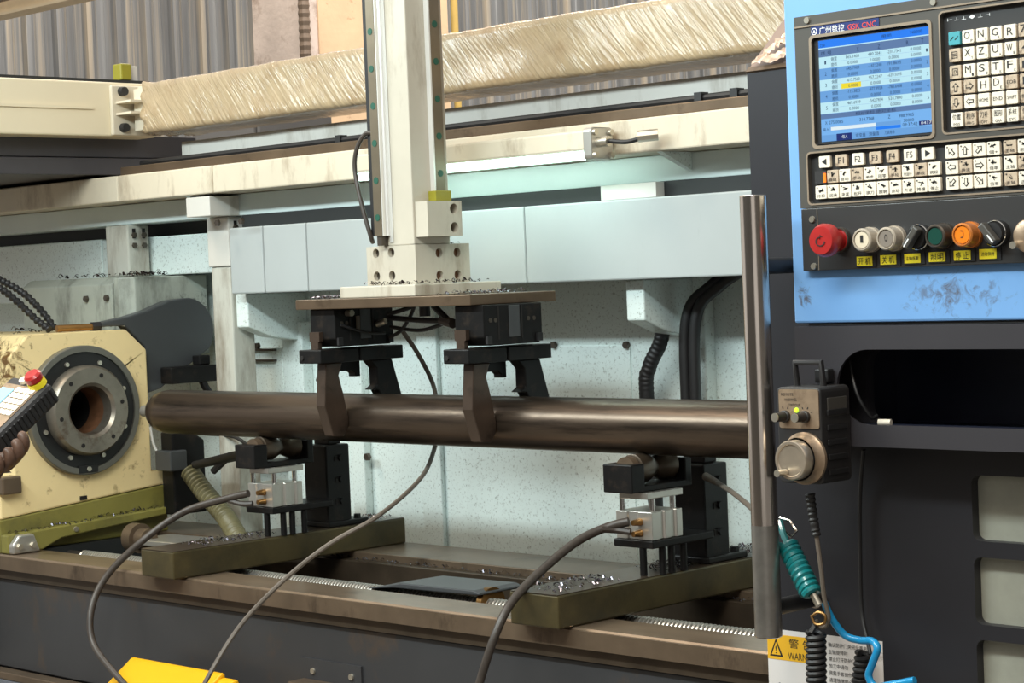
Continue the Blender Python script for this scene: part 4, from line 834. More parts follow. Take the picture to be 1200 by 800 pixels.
# ---------------------------------------------------------------- control panel
cp = thing('control_panel', (-1.3, 2.0, 1.33), 'sky blue machine control panel with lit screen, cream keys and coloured buttons', 'control panel')
FY = 2.0
bm = B(); box(bm, -1.5235, -0.92, 2.010, 2.0585, 1.3297, 1.95); O('blue_housing', bm, M['blue'], cp, bevel=0.003)
bm = B(); box(bm, -1.505, -0.93, 2.014, 2.057, 1.3265, 1.3296); O('bottom_gap', bm, M['bore'], cp)
# bezel with openings for screen, keypad and machine keys
scr = (-1.4755, -1.3105, 1.542, 1.6705); mdi = (-1.2955, -1.02, 1.5435, 1.679); low = (-1.487, -1.02, 1.4735, 1.5335)
def R4(q): return [(q[0], q[2]), (q[1], q[2]), (q[1], q[3]), (q[0], q[3])]
bm = B(); plate(bm, [(-1.5005, 1.4685), (-0.98, 1.4685), (-0.98, 1.698), (-1.5005, 1.698)], [rrect(*scr, 0.005), rrect(*mdi, 0.005), rrect(*low, 0.005)], 'Y', FY, FY+0.0098); bz = O('bezel', bm, M['bezel'], cp)
def ring(q, wd, y0, y1, name='bezel_rim', m='bezel_edge'):
    bm = B(); a, b, c_, d = q
    plate(bm, rrect(a-wd, b+wd, c_-wd, d+wd, 0.006), [rrect(a, b, c_, d, 0.005)], 'Y', y0, y1); return O(name, bm, M[m], bz)
ring(scr, 0.0035, FY-0.0012, FY-0.0001); ring(mdi, 0.002, FY-0.0010, FY-0.0001); ring(low, 0.002, FY-0.0010, FY-0.0001)
bm = B(); box(bm, -1.5005, -0.98, FY-0.0015, FY-0.0001, 1.6845, 1.6865); O('bezel_ridge', bm, M['bezel_edge'], bz)
for x, z in ((-1.4808, 1.6925), (-1.3035, 1.6925), (-1.4835, 1.4548), (-1.4835, 1.3984)):
    if z > 1.46: bolt('panel_screw', (x, FY-0.0001, z), (0, -1, 0), 0.0042, 0.002, M['zinc'], cp, False)
bm = B(); box(bm, -1.4755, -1.378, FY-0.0008, FY-0.0002, 1.6725, 1.6838); np_ = O('nameplate', bm, M['logo'], cp)
bm = B(); plate(bm, circ(-1.4705, 1.678, 0.0042, 20), [circ(-1.4705, 1.678, 0.0033, 20)], 'Y', FY-0.0012, FY-0.0009); O('emblem', bm, M['white_ink'], np_)
polys('emblem_mark', [[(-1.4727, 1.6762), (-1.4683, 1.6762), (-1.4705, 1.6803)]], M['white_ink'], np_, FY-0.0011)
text('name_text', '广州数控', M['white_ink'], np_, -1.445, FY-0.0011, 1.678, 0.036, 0.0085)
text('name_text', 'GSK CNC', M['red_ink'], np_, -1.402, FY-0.0011, 1.6775, 0.040, 0.0065)
# screen: a display recessed in the bezel
sc_ = thing_screen = None
bm = B(); box(bm, -1.474, -1.312, FY+0.003, FY+0.009, 1.5435, 1.669); scn = O('screen', bm, M['rubber'], cp, label='lit blue display showing a table of figures')
SX0, SX1, SZ0, SZ1 = -1.4675, -1.3105, 1.5462, 1.6665
ys = FY+0.0026
def srect(name, u0, u1, v0, v1, m, lift=0):
    """u across, v down, both 0..1 of the lit area"""
    xa, xb = SX0+(SX1-0.0005-SX0)*u0, SX0+(SX1-0.0005-SX0)*u1; za, zb = SZ1-(SZ1-SZ0)*v1, SZ1-(SZ1-SZ0)*v0
    return polys(name, [[(xa, ys-lift, za), (xb, ys-lift, za), (xb, ys-lift, zb), (xa, ys-lift, zb)]] and [[(xa, za), (xb, za), (xb, zb), (xa, zb)]], m, scn, ys-lift)
def stext(s, u, v, wu, hv, m='txt', lift=0.0006):
    return text('screen_text', s, S[m], scn, SX0+(SX1-SX0)*u, ys-lift, SZ1-(SZ1-SZ0)*v, (SX1-SX0)*wu, (SZ1-SZ0)*hv)
srect('screen_field', 0, 1, 0, 1, S['base'])
srect('title_bar', 0, 1, 0, 0.075, S['top'], 0.0002); srect('title_line', 0, 1, 0.075, 0.085, S['pale'], 0.0003)
srect('head_bar', 0, 1, 0.085, 0.165, S['grey'], 0.0002)
stext('刀补', 0.04, 0.05, 0.05, 0.035); stext('磨损', 0.62, 0.035, 0.09, 0.03); stext('N0000', 0.88, 0.035, 0.10, 0.03)
for u, s in ((0.07, '序 号'), (0.36, 'X'), (0.55, 'Z'), (0.80, 'R'), (0.93, 'T')): stext(s, u, 0.128, 0.10 if len(s) > 1 else 0.02, 0.04)
random.seed(11)
v = 0.165
for k in range(5):
    srect('table_band', 0, 1, v, v+0.112, S['pale' if k % 2 == 0 else 'mid'], 0.0002)
    stext(str(k+1), 0.06, v+0.056, 0.014, 0.035); stext(str(k+1), 0.965, v+0.056, 0.014, 0.03)
    for h in range(2):
        vv = v+0.028+0.056*h
        stext('偏置' if h == 0 else '磨损', 0.14, vv, 0.055, 0.036)
        if k == 2 and h == 1: srect('cursor_cell', 0.20, 0.38, v+0.056, v+0.108, S['yel'], 0.0004)
        for u in (0.31, 0.51, 0.68, 0.87):
            s = '%.4f' % (random.choice((-1, 1))*random.uniform(60, 990)) if h == 0 and u < 0.8 else '0.0000'
            stext(s, u, vv, 0.12 if len(s) > 6 else 0.09, 0.030)
    srect('table_line', 0.12, 0.9, v+0.055, v+0.0565, S['mid' if k % 2 == 0 else 'base'], 0.0003)
    v += 0.112
srect('status_bar', 0, 1, 0.728, 0.775, S['grey'], 0.0002); stext('相对坐标 绝对坐标', 0.5, 0.752, 0.36, 0.036)
for u, s in ((0.05, 'X'), (0.14, '275.0085'), (0.42, '314.7748'), (0.62, 'Z'), (0.77, '988.9985')): stext(s, u, 0.815, 0.02 if len(s) == 1 else 0.13, 0.032)
srect('progress_frame', 0.08, 0.72, 0.858, 0.897, S['mid'], 0.0002); srect('progress_bar', 0.09, 0.50, 0.860, 0.895, S['wht'], 0.0004)
srect('input_bar', 0.50, 0.72, 0.900, 0.93, S['top'], 0.0004); stext('输入', 0.045, 0.88, 0.06, 0.034); stext('S0000', 0.79, 0.865, 0.09, 0.03); stext('09:37:42', 0.80, 0.905, 0.13, 0.032)
srect('clock_box', 0.88, 0.995, 0.885, 0.925, S['navy'], 0.0004); stext('0437', 0.94, 0.905, 0.09, 0.028, 'wht')
srect('menu_bar', 0, 1, 0.935, 1.0, S['mid'], 0.0002); srect('menu_tab', 0.14, 0.28, 0.932, 1.0, S['navy'], 0.0004); stext('+输入', 0.21, 0.965, 0.06, 0.035, 'wht')
for u, s in ((0.36, '宏变量'), (0.48, '测量值'), (0.62, '刀具寿命')): stext(s, u, 0.965, 0.09, 0.036)
# recessed keypad floors
bm = B(); box(bm, mdi[0], mdi[1], FY+0.006, FY+0.0097, mdi[2], mdi[3]); O('keypad_floor', bm, M['inner'], cp)
bm = B(); box(bm, low[0], low[1], FY+0.006, FY+0.0097, low[2], low[3]); O('keypad_floor', bm, M['inner'], cp)
text('keypad_scale', '⊢ ⊥ ⊥ ◆ ⊥ ⊣', M['white_ink'], cp, -1.262, FY+0.0055, 1.671, 0.055, 0.005)
key_me = {}
def key(x0, x1, z0, z1, m, legend=None, hi=0.6, wi=0.55, sub=None, arrow=None, icon=0, led=False):
    bm = B(); prism(bm, rrect(x0, x1, z0, z1, 0.0012, 2), 'Y', FY+0.0015, FY+0.006)
    k = O('key', bm, m, cp, bevel=0.0005)
    cx, cz, wd, ht = (x0+x1)/2, (z0+z1)/2, x1-x0, z1-z0; y = FY+0.0012
    if legend: text('key_legend', legend, M['ink'], k, cx-(0.08*wd if sub and len(sub) == 1 else 0), y, cz+(0.1*ht if sub else 0)+(0.08*ht if sub and len(sub) > 1 else 0), wd*wi, ht*hi)
    if sub:
        if len(sub) == 1: text('key_sublegend', sub, M['ink'], k, cx+0.32*wd, y, cz-0.32*ht, wd*0.16, ht*0.2)
        else: text('key_sublegend', sub, M['ink'], k, cx, y, cz-0.33*ht, wd*0.55, ht*0.2)
    if arrow is not None:
        s = min(wd, ht)*0.36; base = [(1, 0), (0.1, 0.85), (0.1, 0.4), (-0.9, 0.4), (-0.9, -0.4), (0.1, -0.4), (0.1, -0.85)]
        inn = [(0.72, 0), (0.28, 0.45), (0.28, 0.2), (-0.7, 0.2), (-0.7, -0.2), (0.28, -0.2), (0.28, -0.45)]
        ca, sa = math.cos(arrow), math.sin(arrow)
        f = lambda P, j: [(cx+(p[0]*ca-p[1]*sa)*s, cz+(p[0]*sa+p[1]*ca)*s) for p in P]
        polys('key_arrow', [f(base, 0)], M['ink'], k, y); polys('arrow_field', [f(inn, 0)], m, k, y-0.0003)
    if icon:
        sI = ht*0.22; zc = cz+0.16*ht
        lp = []
        for t in range(3):
            a = random.uniform(0, 6.28); lp.append([(cx+sI*1.3*math.cos(a+q_)*random.uniform(0.5, 1.1), zc+sI*math.sin(a+q_)*random.uniform(0.4, 1)) for q_ in (0, 0.4, 2.6, 3.1)])
        polys('key_icon', lp, M['ink'], k, y)
        text('key_legend', icon, M['ink'], k, cx, y, cz-0.27*ht, wd*0.66, ht*0.26)
    if led: polys('key_dot', [circ(x0+wd*0.18, z1-ht*0.16, wd*0.06, 8)], M['ink'], k, y)
    return k
KW, KH = 0.0150, 0.0150
cxs = [-1.2790+0.0179*i for i in range(9)]; czs = [1.6490, 1.6300, 1.6110, 1.5935, 1.5765]
R90, R180, R270 = PI/2, PI, -PI/2
grid = [[('//', None, 'key_teal'), ('O', 'P'), ('N', 'Q'), ('G', 'L'), ('R', None), ('7', '?'), ('8', None), ('9', None)],
        [('目', None, 'key_dirty'), ('X', 'Y'), ('Z', 'V'), ('U', 'A'), ('W', 'B'), ('4', None), ('5', None), ('6', None)],
        [('回', None, 'key_dirty'), ('M', 'I'), ('S', 'J'), ('T', 'K'), ('F', 'C'), ('1', None), ('2', None), ('3', None)],
        [(R90, None, 'key_dirty'), (0.0, None, 'key_dirty'), ('H', None), ('D', 'E'), ('EOB', None, 'key_dirty'), ('-', None), ('0', None), ('.', None)],
        [(R270, None, 'key_dirty'), (R180, None), ('HOME', None), ('END', None), ('SHIFT', None), ('删除', None), ('插入', None), ('转换', None)]]
for j, row in enumerate(grid):
    for i, k in enumerate(row):
        m = M[k[2]] if len(k) > 2 else M['key' if i < 5 else 'key_dirty']
        if isinstance(k[0], float): key(cxs[i]-KW/2, cxs[i]+KW/2, czs[j]-KH/2, czs[j]+KH/2, m, arrow=k[0])
        else: key(cxs[i]-KW/2, cxs[i]+KW/2, czs[j]-KH/2, czs[j]+KH/2, m, k[0], 0.55 if len(k[0]) == 1 else 0.26, 0.5 if len(k[0]) == 1 else 0.78, k[1])
for i, (a, b) in enumerate((('位置', 'POS'), ('程序', 'PRG'), ('刀补', 'OFT'), ('图形', 'GRA'), ('系统', 'SYS'), ('信息', 'MSG'), ('参数', 'PAR'), ('诊断', 'DGN'))):
    key(cxs[i]-KW/2, cxs[i]+KW/2, 1.5495, 1.5655, M['key' if i in (0, 3, 4) else 'key_dirty'], a, 0.42, 0.72, b)
# function row, two rows of mode keys, jog block
for i, s in enumerate(('◀', 'F1', 'F2', 'F3', 'F4', 'F5', '▶')):
    x = -1.4640+0.0241*i
    k = key(x-0.0082, x+0.0082, 1.5155, 1.5295, M['key' if i in (0, 2, 5, 6) else 'key_dirty'], s if len(s) == 2 else None, 0.5, 0.5)
    if len(s) == 1:
        d = -1 if i == 0 else 1; polys('key_arrow', [[(x-0.003*d, 1.5265), (x-0.003*d, 1.5185), (x+0.004*d, 1.5225)]], M['ink'], k, FY+0.0012)
names1 = ['录入', '编辑', '自动', '手动', '单步', '回零', '手轮', '空运行', '单段', '跳段']; names2 = ['冷却', '润滑', '夹紧', '松开', '换刀', '照明', '点动', '升速', '降速', '停止']
for rr_, (zb, zt, nm) in enumerate(((1.4970, 1.5120, names1), (1.4785, 1.4945, names2))):
    for i in range(10):
        x = -1.4787+0.01768*i
        if rr_ == 0 and i == 0:
            bm = B(); box(bm, x, x+0.0165, FY+0.0015, FY+0.006, zb, zt); kk = O('indicator_window', bm, M['inner'], cp)
            bm = B(); box(bm, x+0.0125, x+0.0165, FY+0.0008, FY+0.0014, zb+0.001, zt-0.003); O('indicator_lamp', bm, mat('orange_lamp', (250, 110, 30), 0.4, vary=0, emit=(255, 110, 20), estr=0.8), kk)
        else: key(x, x+0.0163, zb, zt, M['key_dirty' if (i*7+rr_*3) % 5 in (1, 2) and rr_ == 0 else 'key'], icon=nm[i], led=True)
arrows = [[0.75*PI, R90, 0.25*PI, None], [R180, None, 0.0, None], [-0.75*PI, R270, -0.25*PI, None]]
for j, (zb, zt) in enumerate(((1.5145, 1.5295), (1.4965, 1.5120), (1.4790, 1.4942))):
    for i in range(4):
        x = -1.2957+0.0181*i; a = arrows[j][i]
        if a is None: key(x, x+0.0165, zb, zt, M['key' if i == 3 else 'key_dirty'], icon='快速' if i == 1 else ('倍率' if j else '倍+'), led=True)
        else: key(x, x+0.0165, zb, zt, M['key'], arrow=a, led=True)
    for i in range(4):
        x = -1.2205+0.0181*i; key(x, x+0.0165, zb, zt, M['key_dirty' if (i+j) % 2 == 0 else 'key'], icon=('主轴', '进给', '尾座', '卡盘')[i], led=True)
# button strip
bm = B(); box(bm, -1.5000, -0.98, FY, FY+0.0098, 1.3930, 1.4680); bs = O('button_strip', bm, M['inner'], cp, bevel=0.001)
bm = B(); box(bm, -1.4765, -1.4757, FY-0.0004, FY-0.0001, 1.3935, 1.4675); O('strip_seam', bm, M['bezel_edge'], bs)
for z in (1.4548, 1.3984): bolt('panel_screw', (-1.4835, FY-0.0001, z), (0, -1, 0), 0.0042, 0.002, M['zinc'], bs, False)
def cap(name, x, z, L, prof, m, n=32, label=None):
    bm = B(); lathe(bm, prof, (x, FY-0.0001, z), (0, -1, 0), n); return O(name, bm, m, cp, smooth=True, label=label)
es = cap('emergency_stop', -1.4430, 1.4285, 0, [(0, 0.0135), (0.004, 0.0135), (0.004, 0.0105), (0.022, 0.0115), (0.026, 0.0195), (0.034, 0.0198), (0.040, 0.0165), (0.0405, 0)], M['red'], label='red mushroom emergency stop button')
bm = B(); lathe(bm, [(0, 0.0155), (0.006, 0.0150), (0.006, 0.0134)], (-1.4430, FY-0.0001, 1.4285), (0, -1, 0), 28); O('collar', bm, M['bolt'], es, smooth=True)
text('stop_mark', '↻', M['ink'], es, -1.4430, FY-0.0412, 1.4285, 0.014, 0.014)
def pushbutton(x, z, m, label, inner, mark):
    o = cap('push_button', x, z, 0, [(0, 0.0150), (0.006, 0.0150), (0.006, 0.0138), (0.020, 0.0135), (0.0215, 0.0120), (0.0215, 0.0108), (0.0195, 0.0104), (0.0195, 0)], m, label=label)
    bm = B(); cyl(bm, (x, FY-0.0198, z), (x, FY-0.0206, z), 0.0095, 24); d = O('button_face', bm, inner, o)
    if mark: text('button_mark', mark, M['ink'], o, x, FY-0.0210, z+0.001, 0.004 if len(mark) == 1 else 0.010, 0.0085)
xs_b = [-1.3985, -1.3648, -1.3290, -1.2985, -1.2630, -1.2285]; zb_ = 1.4270
face_pale = mat('button_face_cream', (222, 208, 184), 0.4, vary=0.08)
pushbutton(xs_b[0], zb_, M['clear'], 'clear push button with a dark figure 1', face_pale, '1')
pushbutton(xs_b[1], zb_, M['clear'], 'clear push button with a dark ring mark', mat('button_face_grey', (132, 122, 112), 0.4, vary=0.1), 'O')
pushbutton(xs_b[3], zb_, M['bolt'], 'dark green push button', M['green_lens'], None)
pushbutton(xs_b[4], zb_, mat('amber_cap', (196, 116, 50), 0.2, coat=0.5), 'amber push button', M['amber'], '⊃')
def selector(x, z, ang, label):
    o = cap('selector_switch', x, z, 0, [(0, 0.0150), (0.008, 0.0148), (0.008, 0.0128), (0.014, 0.0120), (0.014, 0)], M['rubber'], label=label)
    bm = B(); lathe(bm, [(0.008, 0.0140), (0.0095, 0.0148), (0.0105, 0.0140), (0.0095, 0.0132)], (x, FY, z), (0, -1, 0), 32); O('chrome_ring', bm, M['chrome'], o, smooth=True)
    rot = Matrix.Rotation(ang, 4, 'Y'); tr = Matrix.Translation((x, FY-0.0146, z))
    bm = B(); box(bm, -0.0042, 0.0042, -0.0115, 0, -0.0135, 0.0135); bmesh.ops.transform(bm, matrix=tr @ rot, verts=bm.verts); O('selector_knob', bm, M['bezel'], o, bevel=0.0015)
    bm = B(); box(bm, -0.0008, 0.0008, -0.0122, -0.0117, -0.013, -0.002); bmesh.ops.transform(bm, matrix=tr @ rot, verts=bm.verts); O('pointer', bm, M['white_ink'], o)
selector(xs_b[2], zb_, math.radians(38), 'black selector switch with a chrome ring, third control from the left')
selector(xs_b[5], zb_, math.radians(-40), 'black selector switch with a chrome ring at the right end')
for i, s in enumerate(('开 机', '关 机', '主轴倍率', '照明', '停 止', '进给保持')):
    x = -1.4085+0.0333*i; z = 1.4022+0.0005*i
    bm = B(); box(bm, x-0.0125, x+0.016, FY-0.0012, FY-0.0001, z-0.0070, z+0.0075); h_ = O('label_holder', bm, M['rubber'], bs)
    bm = B(); box(bm, x-0.0115, x+0.0105, FY-0.0018, FY-0.0013, z-0.0055, z+0.0055); O('label_tag', bm, M['label_yellow'], h_)
    text('label_text', s, M['ink'], h_, x-0.0005, FY-0.0021, z, 0.017, 0.0085 if len(s) < 4 else 0.0045)
kl = cap('key_lock', -1.186, 1.4225, 0, [(0, 0.019), (0.010, 0.0185), (0.012, 0.016), (0.012, 0)], M['plate'], label='round worn metal knob cut by the right edge of the panel')
bm = B(); cyl(bm, (-1.201, FY-0.010, 1.413), (-1.201, FY-0.018, 1.413), 0.0042, 14); O('lock_pin', bm, M['zinc'], kl, smooth=True)
# ---------------------------------------------------------------- hand-pulse box hung on the door
hb_ = thing('handwheel_box', (-1.466, 1.97, 1.14), 'black hand pulse box with metal handwheel and two small knobs hung on the door', 'hand controller')
bm = B(); prism(bm, rrect(-1.5005, -1.4365, 1.1430, 1.2570, 0.006, 3), 'Y', 1.94, 1.998); bd = O('case', bm, M['pendant'], hb_, bevel=0.002)
bm = B(); prism(bm, rrect(-1.4965, -1.4385, 1.2085, 1.2545, 0.003, 3), 'Y', 1.9385, 1.9399); fp = O('faceplate', bm, M['plate'], hb_)
for i, s in enumerate(('REMOTE', '  HANDWHEEL', 'CONTROLLER')):
    text('faceplate_text', s.strip(), M['ink'], fp, -1.4835+0.005*i, 1.9382, 1.2485-0.0062*i, 0.018, 0.0032)
for x in (-1.487, -1.458):
    for a in range(-60, 61, 40):
        q = math.radians(90-a); polys('scale_mark', [[(x+0.0095*math.cos(q)-0.0007, 1.2225+0.0095*math.sin(q)), (x+0.0095*math.cos(q)+0.0007, 1.2225+0.0095*math.sin(q)), (x+0.012*math.cos(q)+0.0007, 1.2225+0.012*math.sin(q)), (x+0.012*math.cos(q)-0.0007, 1.2225+0.012*math.sin(q))]], M['ink'], fp, 1.9382)
    bm = B(); lathe(bm, [(0, 0.0072), (0.004, 0.0072), (0.005, 0.0060), (0.020, 0.0054)], (x, 1.9384, 1.2225), (0, -1, 0), 24); kn = O('knob', bm, M['rubber'], hb_, smooth=True)
    bm = B(); lathe(bm, [(0, 0.0053), (0.0012, 0.0053), (0.0014, 0)], (x, 1.9183, 1.2225), (0, -1, 0), 20); O('knob_cap', bm, M['zinc'], kn, smooth=True)
bm = B(); lathe(bm, [(0, 0.0032), (0.0015, 0.0026), (0.002, 0)], (-1.4705, 1.9384, 1.2300), (0, -1, 0), 14); O('led', bm, M['led'], hb_, smooth=True)
wc = (-1.4600, 1.939, 1.1735)
bm = B(); lathe(bm, [(0, 0.031), (0.004, 0.031), (0.007, 0.0275), (0.014, 0.0255), (0.016, 0.0255)], wc, (0, -1, 0), 40); whb = O('wheel_base', bm, M['plate'], hb_, smooth=True)
bm = B(); lathe(bm, [(0.0165, 0.0235), (0.028, 0.0235), (0.030, 0.022), (0.030, 0.019), (0.0285, 0.018), (0.0285, 0)], wc, (0, -1, 0), 40); O('handwheel', bm, M['wheel'], hb_, smooth=True)
bm = B(); cyl(bm, (wc[0]-0.008, wc[1]-0.030, wc[2]-0.014), (wc[0]-0.008, wc[1]-0.046, wc[2]-0.014), 0.0042, 16); O('crank_knob', bm, M['zinc'], hb_, smooth=True)
bm = B(); tube(bm, [(-1.488, 1.965, 1.257), (-1.488, 1.962, 1.285), (-1.450, 1.962, 1.285), (-1.450, 1.965, 1.257)], 0.004, 8, smooth=False); O('hanger', bm, M['pendant'], hb_, smooth=True)
bm = B(); box(bm, -1.478, -1.458, 1.985, 1.9985, 1.259, 1.276); O('hook', bm, M['rubber'], hb_, bevel=0.002)
for i in range(5):
    bm = B(); box(bm, -1.4365, -1.4335, 1.950, 1.988, 1.153+i*0.0175, 1.160+i*0.0175); O('grip_rib', bm, M['rubber'], hb_, bevel=0.001)
bm = B(); box(bm, -1.4365, -1.4350, 1.952, 1.990, 1.222, 1.244); O('side_button', bm, M['bezel'], hb_, bevel=0.001)
bm = B(); tube(bm, [(-1.4792, 1.9700, 1.1278), (-1.4764, 1.9700, 1.1055), (-1.4713, 1.9700, 1.0771)], 0.006, 10, 12, rad=lambda s: 0.0062-0.02*s+0.0008*math.sin(s*2*PI/0.006)); O('strain_relief', bm, M['pendant'], hb_, smooth=True)
# cords and hoses on the door
bm = B(); tube(bm, [(-1.4713, 1.9700, 1.0771), (-1.4667, 1.9700, 1.0396), (-1.4647, 1.9720, 1.0037), (-1.4617, 1.9750, 0.9811), (-1.4659, 1.9750, 0.9694), (-1.4760, 1.9750, 0.9675), (-1.4807, 1.9750, 0.9753)], 0.0028, 8)
tag(O('controller_lead', bm, M['grey_cable'], smooth=True), 'thin grey lead from the hand pulse box down to the black coil', 'cable')
bm = B(); tube(bm, [(-1.4773, 1.9720, 0.9729)] + helix((-1.4791, 1.9720, 0.9615), (-1.4818, 1.9720, 0.8685), 0.0095, 13, 12), 0.0036, 7, smooth=False)
tag(O('coiled_cable', bm, M['rubber'], smooth=True), 'black coiled cable hanging in front of the warning sticker heading', 'cable')
bm = B(); tube(bm, helix((-1.4558, 2.0350, 0.9292), (-1.4687, 2.0350, 0.8589), 0.0075, 10, 12), 0.0036, 7, smooth=False)
tag(O('coiled_cable', bm, M['rubber'], smooth=True), 'black coiled cable right of the warning sticker under the blue hose', 'cable')
bm = B(); tube(bm, [(-1.4492, 2.0400, 1.1748), (-1.4636, 2.0500, 1.1182), (-1.4666, 2.0500, 1.0450), (-1.4669, 2.0500, 0.9770), (-1.4526, 2.0400, 0.9412), (-1.4459, 2.0350, 0.9281)], 0.0025, 8)
tag(O('pocket_cable', bm, M['rubber'], smooth=True), 'thin black cable running straight down the door from the pocket', 'cable')
bm = B(); p0 = Vector((-1.5317, 1.9900, 1.0616)); p1 = Vector((-1.4819, 1.9700, 1.0067)); tube(bm, helix(p0, p1, 0.0098, 10, 14), 0.0045, 7, smooth=False); sp = O('coiled_hose', bm, M['teal'], smooth=True)
tag(sp, 'teal coiled air hose hanging at a slant right of the grab pole', 'hose')
r = thing('hose_hook', (-1.5344, 2.0000, 1.0833), 'teal and steel wire hook holding the coiled hose on the door', 'hook')
bm = B(); tube(bm, [(-1.5642, 2.0200, 1.0825), (-1.5441, 2.0000, 1.0712), (-1.5292, 1.9900, 1.0587)], 0.0042, 8); O('hose_end', bm, M['teal'], r, smooth=True)
bm = B(); tube(bm, [(-1.5639, 2.0200, 1.0889), (-1.5482, 2.0200, 1.0856), (-1.5383, 2.0200, 1.0734), (-1.5401, 2.0100, 1.0671), (-1.5490, 2.0100, 1.0740)], 0.0018, 6, smooth=False); O('wire_hook', bm, M['pole'], r, smooth=True)
r = thing('hose_coupling', (-1.4746, 1.9700, 1.0012), 'small brass coupling at the lower end of the teal coiled hose', 'coupling')
bm = B(); cyl(bm, (-1.4794, 1.9700, 1.0069), (-1.4712, 1.9700, 0.9943), 0.0048, 10); O('coupling', bm, M['zinc'], r, smooth=True)
bm = B(); tube(bm, [(-1.4746, 1.9850, 0.9949), (-1.4679, 1.9900, 0.9753), (-1.4572, 2.0000, 0.9552), (-1.4387, 2.0050, 0.9500), (-1.4215, 2.0050, 0.9507), (-1.4110, 2.0000, 0.9434), (-1.4191, 2.0000, 0.9242), (-1.4246, 2.0000, 0.9093), (-1.4153, 2.0000, 0.8981), (-1.3921, 2.0000, 0.9028), (-1.3597, 2.0000, 0.9115)], 0.0046, 10, 10)
tag(O('air_hose', bm, M['hoseblue'], smooth=True), 'bright blue air hose looping across the foot of the door', 'hose')
r = thing('coil_ring', (-1.4631, 1.9600, 0.9811), 'bent wire ring tying the lead to the coiled cord', 'ring')
bm = B(); tube(bm, [(-1.4793, 1.9650, 0.9810), (-1.4734, 1.9650, 0.9723), (-1.4608, 1.9650, 0.9745), (-1.4592, 1.9650, 0.9838), (-1.4690, 1.9650, 0.9870), (-1.4793, 1.9650, 0.9810)], 0.0018, 6, 4); O('wire', bm, M['brass'], r, smooth=True)
# ---------------------------------------------------------------- hand-held pendant and the hand holding it
pd = thing('handheld_pendant', (-3.0936, 1.8800, 1.1766), 'black ribbed hand-held pendant with cream keys and a red stop button', 'hand controller')
Bc = Vector((-3.0194, 1.9050, 1.2520)); 
rt = Vector((0.7071, 0.7060, -0.0397)); tw = Vector((0.7071, -0.7064, 0.0314)); up = Vector((0, 0, 1))
def H(dx, dy, dz=0.0): return Bc + rt*((dx-60)*0.00147) + up*(-(dy-448)*0.00147) + tw*dz
Ac = H(3, 512, 0.085); Wc = H(-50, 454, -0.09)
Lv = (Ac-Bc); LL = Lv.length; Lv.normalize()
Wv = (Wc-Bc); Wv -= Lv*Wv.dot(Lv); Wv.normalize()
Tv = Lv.cross(Wv).normalized()
if Tv.z > 0: Tv = -Tv
WW = 0.11; TT = 0.040
def PD(l, w_, t): return Bc + Lv*l + Wv*w_ + Tv*t
def pbox(bm, l0, l1, w0, w1, t0, t1):
    v = [bm.verts.new(PD(a, b, c_)) for a in (l0, l1) for b in (w0, w1) for c_ in (t0, t1)]
    for f in ((0, 1, 3, 2), (4, 6, 7, 5), (0, 4, 5, 1), (2, 3, 7, 6), (0, 2, 6, 4), (1, 5, 7, 3)): bm.faces.new([v[i] for i in f])
bm = B(); pbox(bm, 0, LL, 0, WW, 0, TT); cs = O('case', bm, M['pendant'], pd, bevel=0.008)
n = 13
for i in range(n):
    a = 0.008 + (LL-0.02)*i/n
    bm = B(); pbox(bm, a, a+0.0048, -0.0025, 0.004, 0.007, TT-0.007); O('grip_rib', bm, M['rubber'], cs, bevel=0.001)
bm = B(); pbox(bm, 0.020, LL-0.012, 0.010, WW-0.008, -0.0012, 0.0005); fp2 = O('keypad_frame', bm, M['plate'], pd)
for i in range(5):
    for j in range(4):
        a = 0.026 + i*0.0135; b = 0.013 + j*0.0125
        if a+0.011 < LL-0.012:
            bm = B(); pbox(bm, a, a+0.0115, b, b+0.0108, -0.0035, -0.0012); O('key', bm, M['key'], pd, bevel=0.001)
bm = B(); pbox(bm, 0.032, 0.085, 0.066, 0.098, -0.0030, -0.0012); O('display', bm, M['sky_screen'], pd, bevel=0.001)
e0 = PD(0.012, 0.022, -0.001)
bm = B(); lathe(bm, [(0, 0.0165), (0.010, 0.0155), (0.010, 0.011)], e0, -Tv, 24); O('stop_collar', bm, M['label_yellow'], pd, smooth=True)
bm = B(); lathe(bm, [(0.008, 0.011), (0.012, 0.011), (0.013, 0.0155), (0.022, 0.0155), (0.026, 0.012), (0.027, 0)], e0, -Tv, 24); O('stop_button', bm, M['red'], pd, smooth=True, label='red mushroom stop button')
e1 = PD(0.010, 0.062, -0.001); bm = B(); lathe(bm, [(0, 0.0085), (0.006, 0.008), (0.007, 0)], e1, -Tv, 18); O('round_key', bm, M['key'], pd, smooth=True)
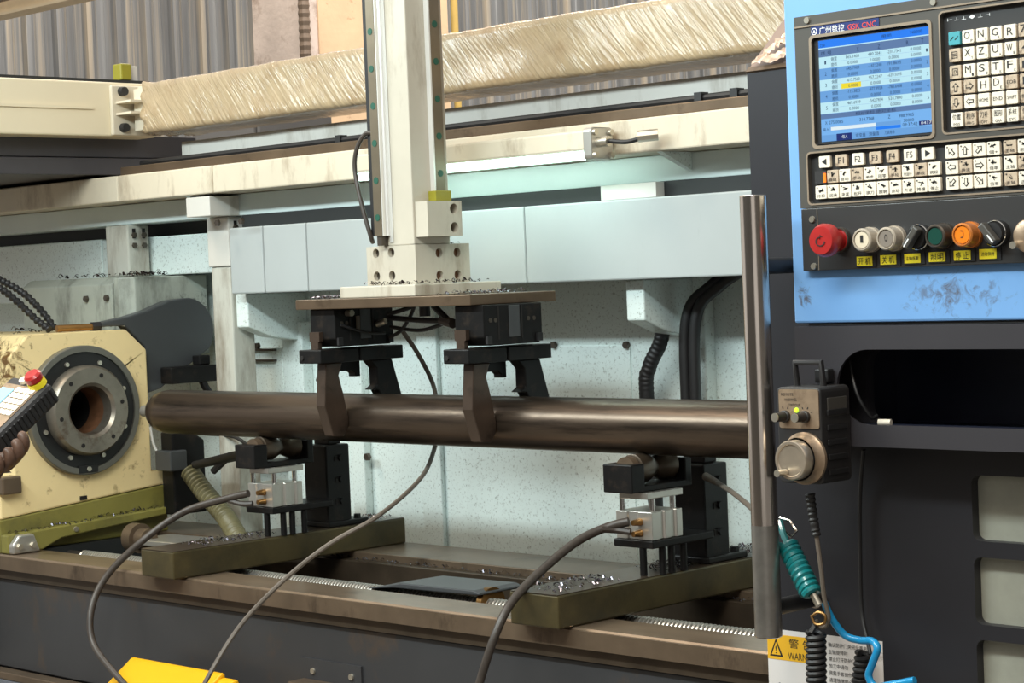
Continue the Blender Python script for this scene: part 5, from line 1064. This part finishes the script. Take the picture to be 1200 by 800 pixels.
# the hand: a skinned skeleton, palm under the case, fingers wrapped round its lower end, thumb over the face
c_ = PD(LL-0.005, 0.03, TT+0.014)
def HH(dx, dy, dz=0.0): return H(dx*1.12+3, 510+(dy-510)*1.12-4, dz*1.1+0.078)
verts, edges, rad = [], [], []
def chain(parent, pts):
    last = parent
    for p, r_ in pts:
        verts.append(p); rad.append(r_); i = len(verts)-1
        if last is not None: edges.append((last, i))
        last = i
    return last
verts.append(HH(-4, 550, -0.010)); rad.append((0.026, 0.020)); palm = 0
chain(palm, [(HH(-22, 572, -0.012), (0.024, 0.020)), (HH(-60, 606, -0.012), (0.028, 0.025)), (HH(-130, 660, -0.01), (0.036, 0.034)), (HH(-215, 720, 0.0), (0.042, 0.040))])
kn = chain(palm, [(HH(6, 534, -0.006), (0.022, 0.018))])
chain(kn, [(HH(14, 546, -0.012), (0.022, 0.017))])
# four fingers curl up the near (ribbed) side
for k, (x, y, z) in enumerate(((26, 522, -0.010), (21, 530, 0.000), (14, 537, 0.010), (6, 542, 0.019))):
    s = (1.0, 1.05, 0.98, 0.82)[k]
    chain(kn, [(HH(x-3, y+5, z), (0.0122*s, 0.0122*s)), (HH(x+6*s, y+1, z+0.012), (0.0112*s, 0.0112*s)), (HH(x+7*s, y-9*s, z+0.016), (0.0098*s, 0.0098*s)), (HH(x+1, y-15*s, z+0.012), (0.0086*s, 0.0086*s))])
# thumb over the face side
chain(palm, [(HH(-14, 532, 0.012), (0.015, 0.015)), (HH(-8, 514, 0.026), (0.0135, 0.0135)), (HH(-1, 500, 0.026), (0.0115, 0.0115)), (HH(3, 490, 0.018), (0.009, 0.009))])
me = bpy.data.meshes.new('arm'); 
base = verts[3]
pr = thing('person', base, 'arm of a person in a grimy brown glove holding the pendant at the left edge', 'person')
me.from_pydata([v-base for v in verts], edges, [])
ho = bpy.data.objects.new('gloved_hand', me); COL.objects.link(ho); ho.parent = pr
me.materials.append(M['skin'])
sk = ho.modifiers.new('skin', 'SKIN'); sk.use_smooth_shade = True
for i, sv in enumerate(me.skin_vertices[0].data): sv.radius = rad[i]; sv.use_root = (i == 0)
ss = ho.modifiers.new('smooth', 'SUBSURF'); ss.levels = 2; ss.render_levels = 2
